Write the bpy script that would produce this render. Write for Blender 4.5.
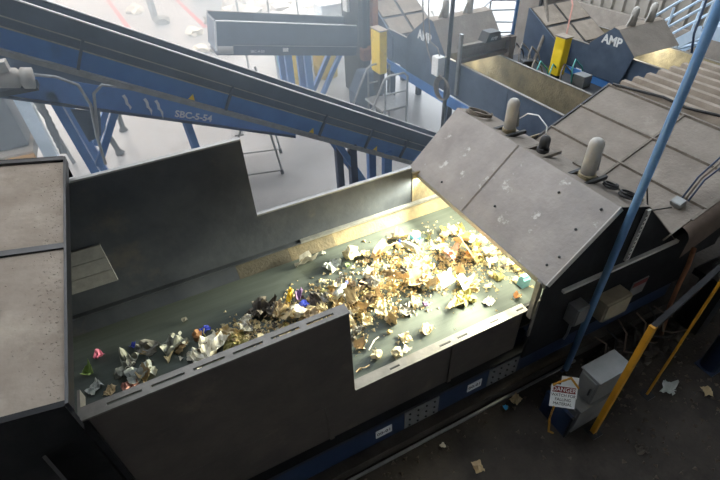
import bpy, bmesh, math, random
from mathutils import Matrix, Vector, noise

for o in list(bpy.data.objects): bpy.data.objects.remove(o)
SC = bpy.context.scene
C = SC.collection

# ------------------------------------------------------------------ camera
F_PX, YAW, PITCH, ROLL = 463.4, 0.435, 0.697, -0.047
cam_d = bpy.data.cameras.new('camera'); cam = bpy.data.objects.new('camera', cam_d); C.objects.link(cam)
fw = Vector((math.sin(YAW)*math.cos(PITCH), math.cos(YAW)*math.cos(PITCH), -math.sin(PITCH)))
r0 = fw.cross(Vector((0, 0, 1))).normalized(); u0 = r0.cross(fw)
rt = math.cos(ROLL)*r0 + math.sin(ROLL)*u0; up = -math.sin(ROLL)*r0 + math.cos(ROLL)*u0
cam.matrix_world = Matrix(((rt.x, up.x, -fw.x, 0), (rt.y, up.y, -fw.y, 0), (rt.z, up.z, -fw.z, 4.2), (0, 0, 0, 1)))
cam_d.sensor_width = 36; cam_d.lens = F_PX/720*36; cam_d.clip_end = 300; cam_d.clip_start = 0.05
SC.camera = cam

# ------------------------------------------------------------------ world, exposure
W = bpy.data.worlds.new('world'); SC.world = W; W.use_nodes = True
bg = W.node_tree.nodes['Background']
bg.inputs[0].default_value = (0.84, 0.92, 1.0, 1); bg.inputs[1].default_value = 3.6
SC.view_settings.view_transform = 'Standard'; SC.view_settings.look = 'None'
SC.view_settings.exposure = 0.35; SC.view_settings.gamma = 1.0; SC.view_settings.use_curve_mapping = False

# ------------------------------------------------------------------ materials
def lin(h):
    h = h.lstrip('#'); out = []
    for i in (0, 2, 4):
        c = int(h[i:i+2], 16)/255
        out.append(c/12.92 if c <= .04045 else ((c+.055)/1.055)**2.4)
    return (*out, 1)
M = {}
def mat(name, c1, c2=None, rough=.6, metal=0., scale=6., detail=6., bump=0., bscale=30., c3=None, c3scale=2.5, c3pos=.6, c3w=.12,
        emit=None, estr=0., trans=0., stretch=None, spec=.5, alpha=1.):
    m = bpy.data.materials.new(name); m.use_nodes = True; nt = m.node_tree; N = nt.nodes; L = nt.links
    b = N['Principled BSDF']; b.inputs['Roughness'].default_value = rough; b.inputs['Metallic'].default_value = metal
    b.inputs['Specular IOR Level'].default_value = spec
    b.inputs['Base Color'].default_value = lin(c1)
    tc = N.new('ShaderNodeTexCoord'); vec = tc.outputs['Object']
    if stretch:
        mp = N.new('ShaderNodeMapping'); mp.inputs['Scale'].default_value = stretch; L.new(vec, mp.inputs[0]); vec = mp.outputs[0]
    if c2:
        n = N.new('ShaderNodeTexNoise'); n.inputs['Scale'].default_value = scale; n.inputs['Detail'].default_value = detail
        n.inputs['Roughness'].default_value = .62; L.new(vec, n.inputs['Vector'])
        r = N.new('ShaderNodeValToRGB'); r.color_ramp.elements[0].position = .33; r.color_ramp.elements[1].position = .68
        r.color_ramp.elements[0].color = lin(c1); r.color_ramp.elements[1].color = lin(c2)
        L.new(n.outputs['Fac'], r.inputs[0]); col = r.outputs[0]
        if c3:
            n3 = N.new('ShaderNodeTexNoise'); n3.inputs['Scale'].default_value = c3scale; n3.inputs['Detail'].default_value = 8; n3.inputs['Roughness'].default_value = .7
            L.new(vec, n3.inputs['Vector'])
            r3 = N.new('ShaderNodeValToRGB'); r3.color_ramp.elements[0].position = c3pos; r3.color_ramp.elements[1].position = c3pos+c3w
            L.new(n3.outputs['Fac'], r3.inputs[0])
            mx = N.new('ShaderNodeMixRGB'); L.new(r3.outputs[0], mx.inputs[0]); L.new(col, mx.inputs[1]); mx.inputs[2].default_value = lin(c3); col = mx.outputs[0]
        L.new(col, b.inputs['Base Color'])
    if bump:
        n2 = N.new('ShaderNodeTexNoise'); n2.inputs['Scale'].default_value = bscale; n2.inputs['Detail'].default_value = 5
        L.new(vec, n2.inputs['Vector'])
        bp = N.new('ShaderNodeBump'); bp.inputs['Strength'].default_value = bump; bp.inputs['Distance'].default_value = .02
        L.new(n2.outputs['Fac'], bp.inputs['Height']); L.new(bp.outputs[0], b.inputs['Normal'])
    if emit:
        b.inputs['Emission Color'].default_value = lin(emit); b.inputs['Emission Strength'].default_value = estr
    if trans: b.inputs['Transmission Weight'].default_value = trans
    if alpha < 1: b.inputs['Alpha'].default_value = alpha
    M[name] = m
    return m
mat('black_wall', '#474443', '#5a5450', .5, scale=3.5, bump=.15, bscale=18, c3='#776c62', c3scale=1.6, c3pos=.58, c3w=.2)
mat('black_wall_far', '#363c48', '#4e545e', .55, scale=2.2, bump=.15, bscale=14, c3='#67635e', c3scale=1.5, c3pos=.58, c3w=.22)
mat('black_paint', '#1b1c1f', '#2a2b2e', .75, scale=6, spec=.2)
mat('black_steel', '#202226', '#303236', .42, metal=.2, scale=8)
mat('dusty_wall', '#6f6757', '#94896f', .85, scale=5, bump=.5, bscale=40)
mat('dust_tan', '#857a6e', '#9b9084', .95, scale=4, bump=.2, bscale=26, c3='#a99f90', c3scale=3., c3pos=.56, c3w=.2)
mat('dust_grey', '#7d756d', '#8f877e', .92, scale=3.5, bump=.35, bscale=30, c3='#a39b91', c3scale=2.2, c3pos=.6, c3w=.2)
mat('hood_plate', '#8d8885', '#a6a09c', .6, metal=.1, scale=2.6, bump=.25, bscale=22, c3='#c9c7c4', c3scale=4.6, c3pos=.61, c3w=.06)
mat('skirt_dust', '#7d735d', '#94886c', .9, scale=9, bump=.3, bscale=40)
mat('belt', '#454d49', '#545d58', .75, scale=3, stretch=(.35, 5, 5), bump=.05, bscale=60)
mat('galvanised', '#8f9294', '#a9abad', .45, metal=.5, scale=12)
mat('lip', '#6f6d69', '#86837e', .5, metal=.25, scale=9, bump=.1)
mat('blue_paint', '#3f72b6', '#4f84c6', .4, scale=5, c3='#3f5f8a', c3scale=3, c3pos=.62, c3w=.15)
mat('blue_dark', '#1c2d4a', '#26395a', .5, scale=5)
mat('blue_pole', '#6a97cc', '#7ea8d8', .4, scale=9, c3='#6c6f74', c3scale=7, c3pos=.63, c3w=.08)
mat('slate', '#465468', '#56657a', .45, metal=.2, scale=4)
mat('hall_floor', '#8e8f90', '#a6a7a8', .32, scale=.7, detail=9, bump=.03, bscale=12, c3='#77716a', c3scale=.9, c3pos=.6, c3w=.2)
mat('dirt_floor_shaded', '#35312d', '#453f3a', .9, scale=4, bump=.6, bscale=30, c3='#211e1c', c3scale=2.2, c3pos=.5, c3w=.25)  # dirt tone darkened further to stand in for shade on the near floor
mat('hall_wall', '#8a857c', '#97928a', .6, metal=.2, scale=2)
mat('shed', '#5a5c5e', '#66686a', .8)
mat('yellow_paint', '#e3c21a', '#f0d22c', .5, scale=9)
mat('yellow_dirty', '#c08a1c', '#a87818', .6, scale=9)
mat('white_paint', '#d8dbdc', '#e8eaea', .5, scale=6)
mat('pale_blue_steel', '#b4c8da', '#c8d8e6', .45, scale=6)
mat('grey_box', '#7d7f7f', '#8b8d8d', .45, metal=.3, scale=7)
mat('beige_box', '#8f8672', '#a09680', .7, scale=9)
mat('bollard_grey', '#a5a29c', '#b7b4ae', .7, scale=7)
mat('charcoal', '#2c2d2f', '#3a3b3d', .6, scale=7)
mat('cable_black', '#1b1b1c', None, .6)
mat('cable_dust', '#6b645c', '#837b71', .85, scale=20)
mat('cable_blue', '#3b4a63', None, .5)
mat('rust', '#6b4330', '#8a5a3c', .85, scale=9, bump=.4)
mat('red_paint', '#aa3333', None, .6); mat('sign_red', '#7d2b2a', None, .6)
mat('ink', '#1a1a1c', None, .6)
mat('lamp_diffuser', '#ffffff', None, .5, emit='#fff6d2', estr=6)
mat('brown_rubber', '#584b42', '#6a5b50', .8, scale=6)
mat('orange_paint', '#b3702c', '#9c5f25', .6, scale=8)
mat('teal', '#3f8f8a', None, .5); mat('pile_white', '#d7d5d0', '#bfbab2', .9, scale=5)
mat('floor_line', '#c46a66', None, .8)
mat('plate_grey', '#84868a', '#989a9c', .9, scale=14, bump=.15, bscale=50)
mat('skirt_half_shaded', '#5f594c', '#746b58', .9, scale=9, bump=.3, bscale=40)
mat('skirt_shaded', '#474540', '#57534a', .9, scale=9, bump=.3, bscale=40)
mat('crumb', '#544c43', '#665d52', .9)
mat('pale_steel', '#c4c2bd', '#d4d2ce', .5, scale=9)
# rubbish
for k, a, b_, ro in (('t_cream', '#d6c79c', '#e9ddb6', .8), ('t_white', '#dcd8c8', '#ece9dc', .6), ('t_tan', '#bda982', '#d0bd97', .85), ('t_brown', '#998668', '#b09d7d', .85),
                     ('t_olive', '#8a8552', '#a39c66', .8), ('t_grey', '#77766f', '#8f8e87', .7), ('t_dark', '#45403a', '#5c554c', .7), ('t_ochre', '#c4a566', '#d6ba7e', .8),
                     ('t_kraft', '#bfa681', '#cfb893', .85), ('t_yellow', '#e0b81c', '#eec62e', .5), ('t_purple', '#6a4f7d', '#7b5f8e', .6), ('t_blue', '#3347c4', '#4a5fe0', .5),
                     ('t_sky', '#3aa2d8', '#55b6e6', .5), ('t_cyan', '#7fbfca', '#9ad0d8', .5), ('t_pink', '#d0678c', '#df86a4', .6), ('t_green', '#7d9a55', '#98b06c', .6),
                     ('t_film', '#a9b0ac', '#c5cac6', .3), ('t_palegreen', '#83877f', '#a3a69c', .5), ('t_orange', '#8f6540', '#a5794f', .6), ('t_rose', '#c99084', '#d6a498', .7)):
    mat(k, a, b_, ro, scale=14)

# ------------------------------------------------------------------ mesh helpers
class MB:
    def __init__(s): s.v = []; s.f = []
    def add(s, vs, fs):
        n = len(s.v); s.v += [tuple(v) for v in vs]; s.f += [tuple(i+n for i in f) for f in fs]; return s
    def box(s, x0, x1, y0, y1, z0, z1, mtx=None):
        vs = [Vector(p) for p in ((x0, y0, z0), (x1, y0, z0), (x1, y1, z0), (x0, y1, z0), (x0, y0, z1), (x1, y0, z1), (x1, y1, z1), (x0, y1, z1))]
        if mtx: vs = [mtx @ v for v in vs]
        return s.add(vs, ((3, 2, 1, 0), (4, 5, 6, 7), (0, 1, 5, 4), (1, 2, 6, 5), (2, 3, 7, 6), (3, 0, 4, 7)))
    def cbox(s, c, size, mtx=None):
        h = [q/2 for q in size]; R = Matrix.Translation(c) @ (mtx or Matrix())
        return s.box(-h[0], h[0], -h[1], h[1], -h[2], h[2], R)
    def prism(s, pts, axis, a, b):
        def P(p, t): return {'x': (t, p[0], p[1]), 'y': (p[0], t, p[1]), 'z': (p[0], p[1], t)}[axis]
        n = len(pts); vs = [P(p, a) for p in pts]+[P(p, b) for p in pts]
        fs = [tuple(range(n))[::-1], tuple(range(n, 2*n))]+[(i, (i+1) % n, n+(i+1) % n, n+i) for i in range(n)]
        return s.add(vs, fs)
    def slab(s, p, q, t, axis, a, b):      # a plate along the segment p-q of the profile plane, t thick (to the left of p-q)
        dx, dz = q[0]-p[0], q[1]-p[1]; l = math.hypot(dx, dz); nx, nz = -dz/l*t, dx/l*t
        return s.prism([p, q, (q[0]+nx, q[1]+nz), (p[0]+nx, p[1]+nz)], axis, a, b)
    def tube(s, pts, r, n=8, cap=True):
        pts = [Vector(p) for p in pts]; rings = []; prev = None
        for i, p in enumerate(pts):
            t = (pts[min(i+1, len(pts)-1)]-pts[max(i-1, 0)]).normalized()
            if prev is None:
                a = Vector((0, 0, 1)) if abs(t.z) < .9 else Vector((1, 0, 0)); x = t.cross(a).normalized()
            else:
                x = (prev-t*prev.dot(t)).normalized()
            prev = x; y = t.cross(x); rr = r[i] if isinstance(r, (list, tuple)) else r
            rings.append([p+(x*math.cos(2*math.pi*k/n)+y*math.sin(2*math.pi*k/n))*rr for k in range(n)])
        vs = [v for ring in rings for v in ring]; fs = []
        for i in range(len(pts)-1):
            for k in range(n):
                k2 = (k+1) % n; fs.append((i*n+k, i*n+k2, (i+1)*n+k2, (i+1)*n+k))
        if cap: fs += [tuple(range(n))[::-1], tuple(range((len(pts)-1)*n, len(pts)*n))]
        return s.add(vs, fs)
    def bar(s, p, q, w, h=None):           # square bar between two points
        p, q = Vector(p), Vector(q); t = q-p; h = h or w
        R = t.to_track_quat('X', 'Z').to_matrix().to_4x4(); R.translation = (p+q)/2
        return s.box(-t.length/2, t.length/2, -w/2, w/2, -h/2, h/2, R)
    def lathe(s, prof, n=14, mtx=None):    # prof: (r, z)
        vs = []; m = len(prof)
        for r, z in prof:
            for k in range(n):
                v = Vector((r*math.cos(2*math.pi*k/n), r*math.sin(2*math.pi*k/n), z)); vs.append(mtx @ v if mtx else v)
        fs = [(i*n+k, i*n+(k+1) % n, (i+1)*n+(k+1) % n, (i+1)*n+k) for i in range(m-1) for k in range(n)]
        fs += [tuple(range(n))[::-1], tuple(range((m-1)*n, m*n))]
        return s.add(vs, fs)
    def mesh(s, name):
        me = bpy.data.meshes.new(name); me.from_pydata(s.v, [], s.f); me.update()
        b = bmesh.new(); b.from_mesh(me); bmesh.ops.recalc_face_normals(b, faces=b.faces); b.to_mesh(me); b.free()
        return me
def link(name, me, m=None, parent=None, smooth=False, bevel=0):
    o = bpy.data.objects.new(name, me); C.objects.link(o)
    if m: me.materials.append(M[m])
    if parent: o.parent = parent; o.matrix_parent_inverse = parent_inv(parent)
    if smooth:
        for p in me.polygons: p.use_smooth = True
    if bevel:
        b = o.modifiers.new('bevel', 'BEVEL'); b.width = bevel; b.segments = 2; b.limit_method = 'ANGLE'
    return o
def parent_inv(p):
    return Matrix.Translation(-world_loc(p))
def world_loc(p):
    v = p.location.copy()
    return v
def obj(name, mb, m, parent=None, smooth=False, bevel=0, label=None):
    o = link(name, mb.mesh(name), m, parent, smooth, bevel)
    if label: o['label'] = label
    return o
def tag(o, label, cat, group=None, kind=None):
    if label: o['label'] = label
    if cat: o['category'] = cat
    if group: o['group'] = group
    if kind: o['kind'] = kind
    return o
def thing(name, label, cat, loc, group=None):
    o = bpy.data.objects.new(name, None); C.objects.link(o); o.location = loc; o.empty_display_size = .1
    return tag(o, label, cat, group)
def struct(name, mb, m, label=None):
    o = obj(name, mb, m); o['kind'] = 'structure'
    if label: o['label'] = label
    return o
# parts are modelled in world coordinates; the Empty's inverse keeps them in place
def sub(name, mb, m, part, **k):
    o = obj(name, mb, m, None, **k); o.parent = part; o.matrix_parent_inverse = part.matrix_basis.inverted() if False else Matrix(); return o
def text(name, s, size, origin, xdir, ydir, m, parent, part_of_empty=True, ext=.0015, bold=0.):
    cu = bpy.data.curves.new(name, 'FONT'); cu.body = s; cu.size = size; cu.extrude = ext; cu.offset = bold; cu.align_x = 'CENTER'; cu.align_y = 'CENTER'
    cu.resolution_u = 3
    t = bpy.data.objects.new(name, cu); C.objects.link(t); bpy.context.view_layer.update()
    me = bpy.data.meshes.new_from_object(t); bpy.data.objects.remove(t)
    x = Vector(xdir).normalized(); y = Vector(ydir).normalized(); z = x.cross(y)
    me.transform(Matrix(((x.x, y.x, z.x, origin[0]), (x.y, y.y, z.y, origin[1]), (x.z, y.z, z.z, origin[2]), (0, 0, 0, 1))))
    me.materials.clear()
    if part_of_empty: return link(name, me, m, parent)
    o = link(name, me, m); o.parent = parent; return o
def arc(c, r, a0, a1, n, plane='xy', tilt=0):
    out = []
    for i in range(n+1):
        a = a0+(a1-a0)*i/n; u, v = r*math.cos(a), r*math.sin(a)
        out.append({'xy': (c[0]+u, c[1]+v, c[2]), 'xz': (c[0]+u, c[1], c[2]+v), 'yz': (c[0], c[1]+u, c[2]+v)}[plane])
    return out
PI = math.pi

# ================================================================== THE HALL
struct('floor', MB().box(-40, 60, 3.6, 90, -.2, 0), 'hall_floor')
struct('floor_near', MB().box(-40, 60, -8, 3.6, -.2, 0), 'dirt_floor_shaded')
struct('wall_back', MB().box(-12, 14.2, -4.2, -4, 0, 9), 'pale_steel')  # unseen wall, coloured pale to bounce light onto the near faces
struct('shade_wall_left', MB().box(-5.2, -5, -4, 4.5, 0, 9), 'shed')  # unseen wall added to keep side daylight off the near floor
struct('ceiling', MB().box(-12, 12.8, -4.2, 4.0, 9, 9.2).box(-12, 12.8, 7.2, 8.6, 9, 9.2).box(-12, -3.5, 4.0, 7.2, 9, 9.2).box(11.5, 12.8, 4.0, 7.2, 9, 9.2), 'shed')   # unseen roof; long skylight gap added to brighten the covers from above
wr = MB(); y = -4.0; pts = []                         # corrugated sheet cladding
while y < 11.5:
    pts += [(12.6, y), (12.6, y+.20), (12.53, y+.235), (12.53, y+.30), (12.6, y+.335)]; y += .36
pts += [(12.8, y), (12.8, -4.0)]
wr.prism(pts, 'z', 0, 9); struct('wall_right', wr, 'hall_wall')
struct('trim_1', MB().box(12.4, 12.53, -4, 11.5, 0, .55), 'dust_grey')

# ================================================================== MAIN SORTING BELT
YN, YF = 1.87, 3.65
mc = thing('sorting_conveyor', 'wide dark sorting conveyor with black side walls carrying mixed waste', 'conveyor', (1.5, 2.7, 0))
obj('belt', MB().box(-3.2, 6.0, 1.90, 3.52, .975, 1.0), 'belt', mc)
obj('dark_fill_panel', MB().box(-3.2, -.835, 1.80, 1.86, 0, 2.2), 'black_paint', mc)  # black sheet added to darken the corner below the infeed cover
obj('belt_return', MB().box(-3.2, 6.0, 1.95, 3.5, .60, .62), 'charcoal', mc)
obj('side_wall', MB().box(-.80, .755, YN-.03, YN-.005, .98, 1.925), 'black_wall', mc, bevel=.004)       # tall near
obj('side_wall', MB().box(-1.75, .625, YF, YF+.02, .92, 2.365), 'black_wall_far', mc)                    # tall far
obj('side_wall', MB().box(.625, 2.35, YF, YF+.02, .92, 1.565), 'black_wall_far', mc)                     # low far
obj('side_wall', MB().box(2.37, 6.0, YF, YF+.02, .92, 1.50), 'dusty_wall', mc)
obj('wall_rim', MB().box(-1.75, .625, YF-.004, YF+.035, 2.365, 2.38), 'galvanised', mc)
obj('wall_rim', MB().box(.625, 2.35, YF-.004, YF+.035, 1.565, 1.58), 'galvanised', mc)
for a, b in ((-3.2, -.81), (-.80, .52), (.53, 1.68), (1.69, 2.44)):
    obj('lower_panel', MB().box(a, b, YN-.01, YN+.01, .47, 1.03), 'black_wall', mc, bevel=.003)
obj('lower_panel', MB().box(2.45, 4.7, 1.745, 1.765, .45, 1.27), 'black_paint', mc)
obj('batten', MB().box(.505, .545, YN-.022, YN-.01, .47, .98), 'black_wall', mc)
obj('batten', MB().box(1.665, 1.705, YN-.024, YN-.01, .47, 1.03), 'black_wall', mc)
obj('corner_angle', MB().box(-.83, -.80, YN-.05, YN+.03, .9, 1.925), 'black_steel', mc)
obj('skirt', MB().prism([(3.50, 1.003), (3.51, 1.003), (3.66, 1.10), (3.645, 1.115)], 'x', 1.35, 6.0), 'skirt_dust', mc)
for a, b, m in ((.85, 1.349, 'skirt_half_shaded'), (.3, .849, 'skirt_shaded')):  # colours step down leftwards: thinner dust plus missing lamp light painted in
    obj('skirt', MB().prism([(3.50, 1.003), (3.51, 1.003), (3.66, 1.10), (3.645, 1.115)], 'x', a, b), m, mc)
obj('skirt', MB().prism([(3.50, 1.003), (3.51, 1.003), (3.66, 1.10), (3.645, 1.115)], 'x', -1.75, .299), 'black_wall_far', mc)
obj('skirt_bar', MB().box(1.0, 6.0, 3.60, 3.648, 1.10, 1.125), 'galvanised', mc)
obj('skirt_bar', MB().box(-1.75, .999, 3.60, 3.648, 1.10, 1.115), 'black_wall_far', mc)  # bar darkened along with the skirt, lamp falloff in the colour
obj('near_skirt', MB().prism([(1.875, 1.0), (1.93, 1.003), (1.885, 1.04), (1.875, 1.04)], 'x', -1.75, 6.0), 'charcoal', mc)
def slotted_lip(x0, x1, z, slots, m):
    b = MB(); b.box(x0, x1, 1.835, 1.868, z, z+.012); b.box(x0, x1, 1.886, 1.925, z, z+.012)
    xs = [x0]+[t for s in slots for t in s]+[x1]
    for i in range(0, len(xs), 2): b.box(xs[i], xs[i+1], 1.868, 1.886, z, z+.012)
    return obj('slotted_lip', b, m, mc)
slotted_lip(-.83, .757, 1.925, [(-.70+.235*i, -.70+.235*i+.185) for i in range(6)], 'lip')
obj('lip_return', MB().box(-.845, -.83, 1.835, 2.05, 1.86, 1.937), 'lip', mc)
slotted_lip(.757, 2.46, 1.03, [(1.08, 1.17), (1.55, 1.66), (1.73, 1.83), (2.07, 2.16), (2.36, 2.44)], 'lip')
obj('slat_ledge', MB().box(-3.2, 4.7, 1.79, 1.88, .43, .47), 'black_steel', mc)
fb = obj('frame_beam', MB().box(-3.2, 4.7, 1.80, 1.84, .13, .43), 'blue_dark', mc)
obj('frame_beam', MB().box(-3.2, 5.6, 3.62, 3.67, .43, .90), 'blue_dark', mc)
obj('base_plate', MB().box(-3.2, 4.7, 1.70, 1.84, 0, .13), 'dirt_floor_shaded', mc)
for x0 in (1.19, 2.12):
    sp = obj('splice_plate', MB().box(x0, x0+.36, 1.79, 1.80, .15, .41), 'grey_box', mc)
    for i in range(4):
        for j in range(3):
            b = MB(); b.lathe([(.011, 0), (.011, .008), (.006, .011)], 6, Matrix.Translation((x0+.05+i*.087, 1.79, .19+j*.09)) @ Matrix.Rotation(PI/2, 4, 'X'))
            o = obj('bolt', b, 'black_steel'); o.parent = sp
for x0 in (.90, 1.88):
    lp = obj('label_plate', MB().box(x0, x0+.16, 1.793, 1.80, .225, .335), 'white_paint', mc)
    text('lettering', '00-01', .062, (x0+.08, 1.7925, .28), (1, 0, 0), (0, 0, 1), 'ink', lp, False)
for x in (-2.6, -.9, .3, 1.0, 2.6, 4.3):
    obj('leg', MB().box(x, x+.1, 3.50, 3.60, 0, .6), 'blue_dark', mc)
    obj('leg', MB().box(x, x+.1, 1.90, 2.0, 0, .6), 'blue_dark', mc)
pl = thing('wall_plate', 'grey dusty rectangular plate of three strips on the tall black far wall', 'plate', (-.85, YF-.02, 1.36))
for i in range(3):
    z = 1.36+i*.14
    obj('strip', MB().prism([(-1.10, z), (-.70, z), (-.70, z+.134), (-1.10, z+.134)], 'y', YF-.022, YF-.001), 'plate_grey', pl)
tag(obj('floor_rail', MB().box(.3, 3.2, 1.655, 1.675, .0, .03), 'galvanised'), 'thin grey steel rail on the dirt floor along the blue beam', 'rail')

# ---- infeed cover at the left
lc = thing('infeed_cover', 'dust covered flat steel cover with dark ribs at the left edge', 'cover', (-1.3, 2.55, 2.5))
def zc(x): return 2.53+(-.64-x)*.20
for y0, y1 in ((1.47, 2.55), (2.60, 3.66)):
    obj('panel', MB().prism([(-.66, zc(-.66)), (-2.4, zc(-2.4)), (-2.4, zc(-2.4)-.02), (-.66, zc(-.66)-.02)], 'y', y0, y1), 'dust_tan', lc)
for yy, w, h in ((3.66, .05, .02), (2.55, .05, .012)):
    obj('rib', MB().prism([(-.66, zc(-.66)+h), (-2.4, zc(-2.4)+h), (-2.4, zc(-2.4)-.05), (-.66, zc(-.66)-.05)], 'y', yy, yy+w), 'black_steel', lc)
obj('edge_rim', MB().box(-.662, -.648, 1.45, 3.72, 2.49, 2.55), 'black_steel', lc)
obj('side_panel', MB().prism([(-.662, 2.55), (-2.4, 2.9), (-2.4, 1.1), (-.90, 1.1), (-.85, 2.30), (-.662, 2.36)], 'y', 1.44, 1.47), 'black_paint', lc)
obj('side_panel', MB().prism([(-.662, 2.55), (-2.4, 2.9), (-2.4, 2.3), (-.662, 2.38)], 'y', 3.71, 3.73), 'black_paint', lc)
obj('end_curtain', MB().box(-2.4, -2.38, 1.47, 3.7, 1.1, 2.85), 'black_paint', lc)

# ---- scanner hood over the belt
PR = [(2.43, 1.47), (3.02, 2.035), (3.42, 1.90), (4.10, 1.27)]
H0, H1 = 1.72, 3.83
hd = thing('scanner_hood', 'big sloping grey steel scanner hood over the lit end of the belt', 'hood', (3.2, 2.75, 1.2))
obj('front_plate', MB().slab(PR[1], PR[0], .006, 'y', H0, 2.86), 'hood_plate', hd)
obj('front_plate', MB().slab(PR[1], PR[0], .006, 'y', 2.86, H1), 'hood_plate', hd)
obj('seam_strip', MB().slab((3.015, 2.0365), (2.435, 1.4815), .002, 'y', 2.852, 2.868), 'cable_dust', hd)
obj('top_plate', MB().slab(PR[2], PR[1], .006, 'y', H0, H1), 'dust_grey', hd)
obj('back_plate', MB().slab(PR[3], PR[2], .006, 'y', H0, H1), 'dust_grey', hd)
obj('front_lip', MB().box(2.425, 2.437, H0, H1, 1.425, 1.472), 'lip', hd)
ep = [(2.435, 1.27), (2.435, 1.465), (3.02, 2.03), (3.42, 1.895), (4.10, 1.27)]
obj('end_plate', MB().prism(ep, 'y', H0+.004, H0+.014), 'black_paint', hd)
obj('end_plate', MB().prism(ep, 'y', H1-.014, H1-.004), 'black_paint', hd)
obj('edge_strip', MB().slab((3.02, 2.037), (2.43, 1.472), .06, 'y', H0-.006, H0+.003), 'pale_steel', hd, label='pale strip along the sloping near edge')
obj('angle_bar', MB().bar((2.66, H0-.01, 1.29), (4.12, H0-.01, 1.255), .035, .03), 'pale_steel', hd)
ab = obj('perforated_bar', MB().box(3.37, 3.415, H0-.025, H0-.002, 1.33, 1.885), 'pale_steel', hd)
for i in range(12):
    o = obj('hole', MB().box(3.378, 3.39, H0-.027, H0-.024, 1.36+i*.042, 1.384+i*.042), 'ink'); o.parent = ab
obj('perforated_bar', MB().box(3.36, 3.41, 1.78, 2.5, 1.925, 1.94), 'cable_dust', hd)
for px, py_ in ((2.95, 1.82), (2.78, 1.86), (2.60, 1.80), (2.52, 1.83), (2.90, 2.2), (2.6, 2.6), (2.5, 3.3)):
    z = 1.47+(px-2.43)*.958+.006
    b = MB(); b.lathe([(.012, 0), (.012, .006), (.006, .01)], 8, Matrix.Translation((px, py_, z)) @ Matrix.Rotation(-math.atan(.958), 4, 'Y'))
    obj('bolt', b, 'black_steel', hd)
obj('corner_post', MB().box(2.405, 2.45, 1.755, 1.80, 1.03, 1.47), 'lip', hd)
obj('gasket_edge', MB().box(2.42, 2.445, 1.735, 1.75, .80, 1.27), 'lip', hd)
def led_bar(x, z, rx, power, L=1.75, spread=PI):
    obj('lamp_bar', MB().cbox((x, 2.76, z), (.07, L, .03), Matrix.Rotation(rx, 4, 'Y')), 'galvanised', hd)
    ld = bpy.data.lights.new('hood_lamp', 'AREA'); ld.shape = 'RECTANGLE'; ld.size = .06; ld.size_y = L; ld.energy = power; ld.spread = spread; ld.color = (1, .95, .68)
    lo = bpy.data.objects.new('hood_lamp', ld); C.objects.link(lo)
    d = Vector((-math.sin(-rx), 0, -math.cos(rx)))
    lo.rotation_euler = (0, rx, 0); lo.location = Vector((x, 2.76, z)) + Matrix.Rotation(rx, 3, 'Y') @ Vector((0, 0, -.022)); lo.parent = hd; lo.matrix_parent_inverse = parent_inv(hd)
led_bar(2.53, 1.43, 1.27, 74, spread=1.5)
led_bar(2.72, 1.52, .35, 34)

def bollard(loc, h, r, m, label, turn=0.):
    t = thing('sensor_housing', label, 'sensor', loc, None)
    x, y_, z = loc
    obj('housing', MB().lathe([(r, .03), (r, h-r*.9), (r*.93, h-r*.55), (r*.75, h-r*.22), (r*.45, h-.03*r), (.02, h)], 16, Matrix.Translation(loc)), m, t, smooth=True)
    obj('collar', MB().lathe([(r*1.18, .0), (r*1.18, .035), (r, .04)], 16, Matrix.Translation(loc)), 'skirt_dust' if m == 'bollard_grey' else 'charcoal', t)
    for s in (-1, 1):
        obj('foot_bar', MB().box(x-.13, x+.13, y_+s*.09-.015, y_+s*.09+.015, z-.012, z+.022), 'charcoal' if m == 'bollard_grey' else 'cable_dust', t)
    if m == 'bollard_grey':
        obj('fin', MB().prism([(x+r*.6, z+.03), (x+r*1.9, z+.03), (x+r*1.5, z+h*.55), (x+r*.8, z+h*.72)], 'y', y_-.012, y_+.012), 'grey_box', t)
    return t
def ztop(x): return 2.035+(x-3.02)*(-.135/.4)+.018
bollard((3.17, 3.17, ztop(3.17)), .34, .058, 'bollard_grey', 'rounded grey sensor housing on the big hood beside the cable coil')
b2 = bollard((3.17, 2.70, ztop(3.17)), .16, .048, 'charcoal', 'short charcoal cylinder sensor in the middle of the big hood top')
w = MB(); w.tube([(3.17, 2.70, 2.14), (3.18, 2.73, 2.24), (3.19, 2.86, 2.29), (3.20, 3.0, 2.25), (3.21, 3.10, 2.16)], .006, 6); obj('lead', w, 'white_paint', b2, smooth=True)
bollard((3.19, 2.20, ztop(3.19)), .36, .062, 'bollard_grey', 'rounded grey sensor housing on the big hood nearest the blue pole')
def coil(c, r, n, m, label, seed, tilt=0.):
    rd = random.Random(seed); b = MB()
    pts = []
    for i in range(n*20+1):
        a = i*2*PI/20; k = i/20
        rr = r*(1+.09*math.sin(k*2.3+seed)); pts.append((c[0]+rr*math.cos(a)+.012*math.sin(k*3), c[1]+rr*.85*math.sin(a)+.012*math.cos(k*2), c[2]+.008+.010*(k % 3)-tilt*rr*math.cos(a)))
    b.tube(pts, .009, 6); return tag(obj('cable_coil', b, m, smooth=True), label, 'cable')
coil((3.16, 3.62, 2.0), .13, 4, 'cable_dust', 'dusty coil of cable on the far end of the big hood', 1, .34)
coil((3.25, 2.0, 1.975), .06, 3, 'cable_black', 'small black cable coil on the hood beside the tall sensor', 2, .34)
coil((3.28, 1.84, 1.965), .075, 4, 'cable_black', 'small black cable coil on the hood corner by the blue pole', 3, .34)

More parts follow.
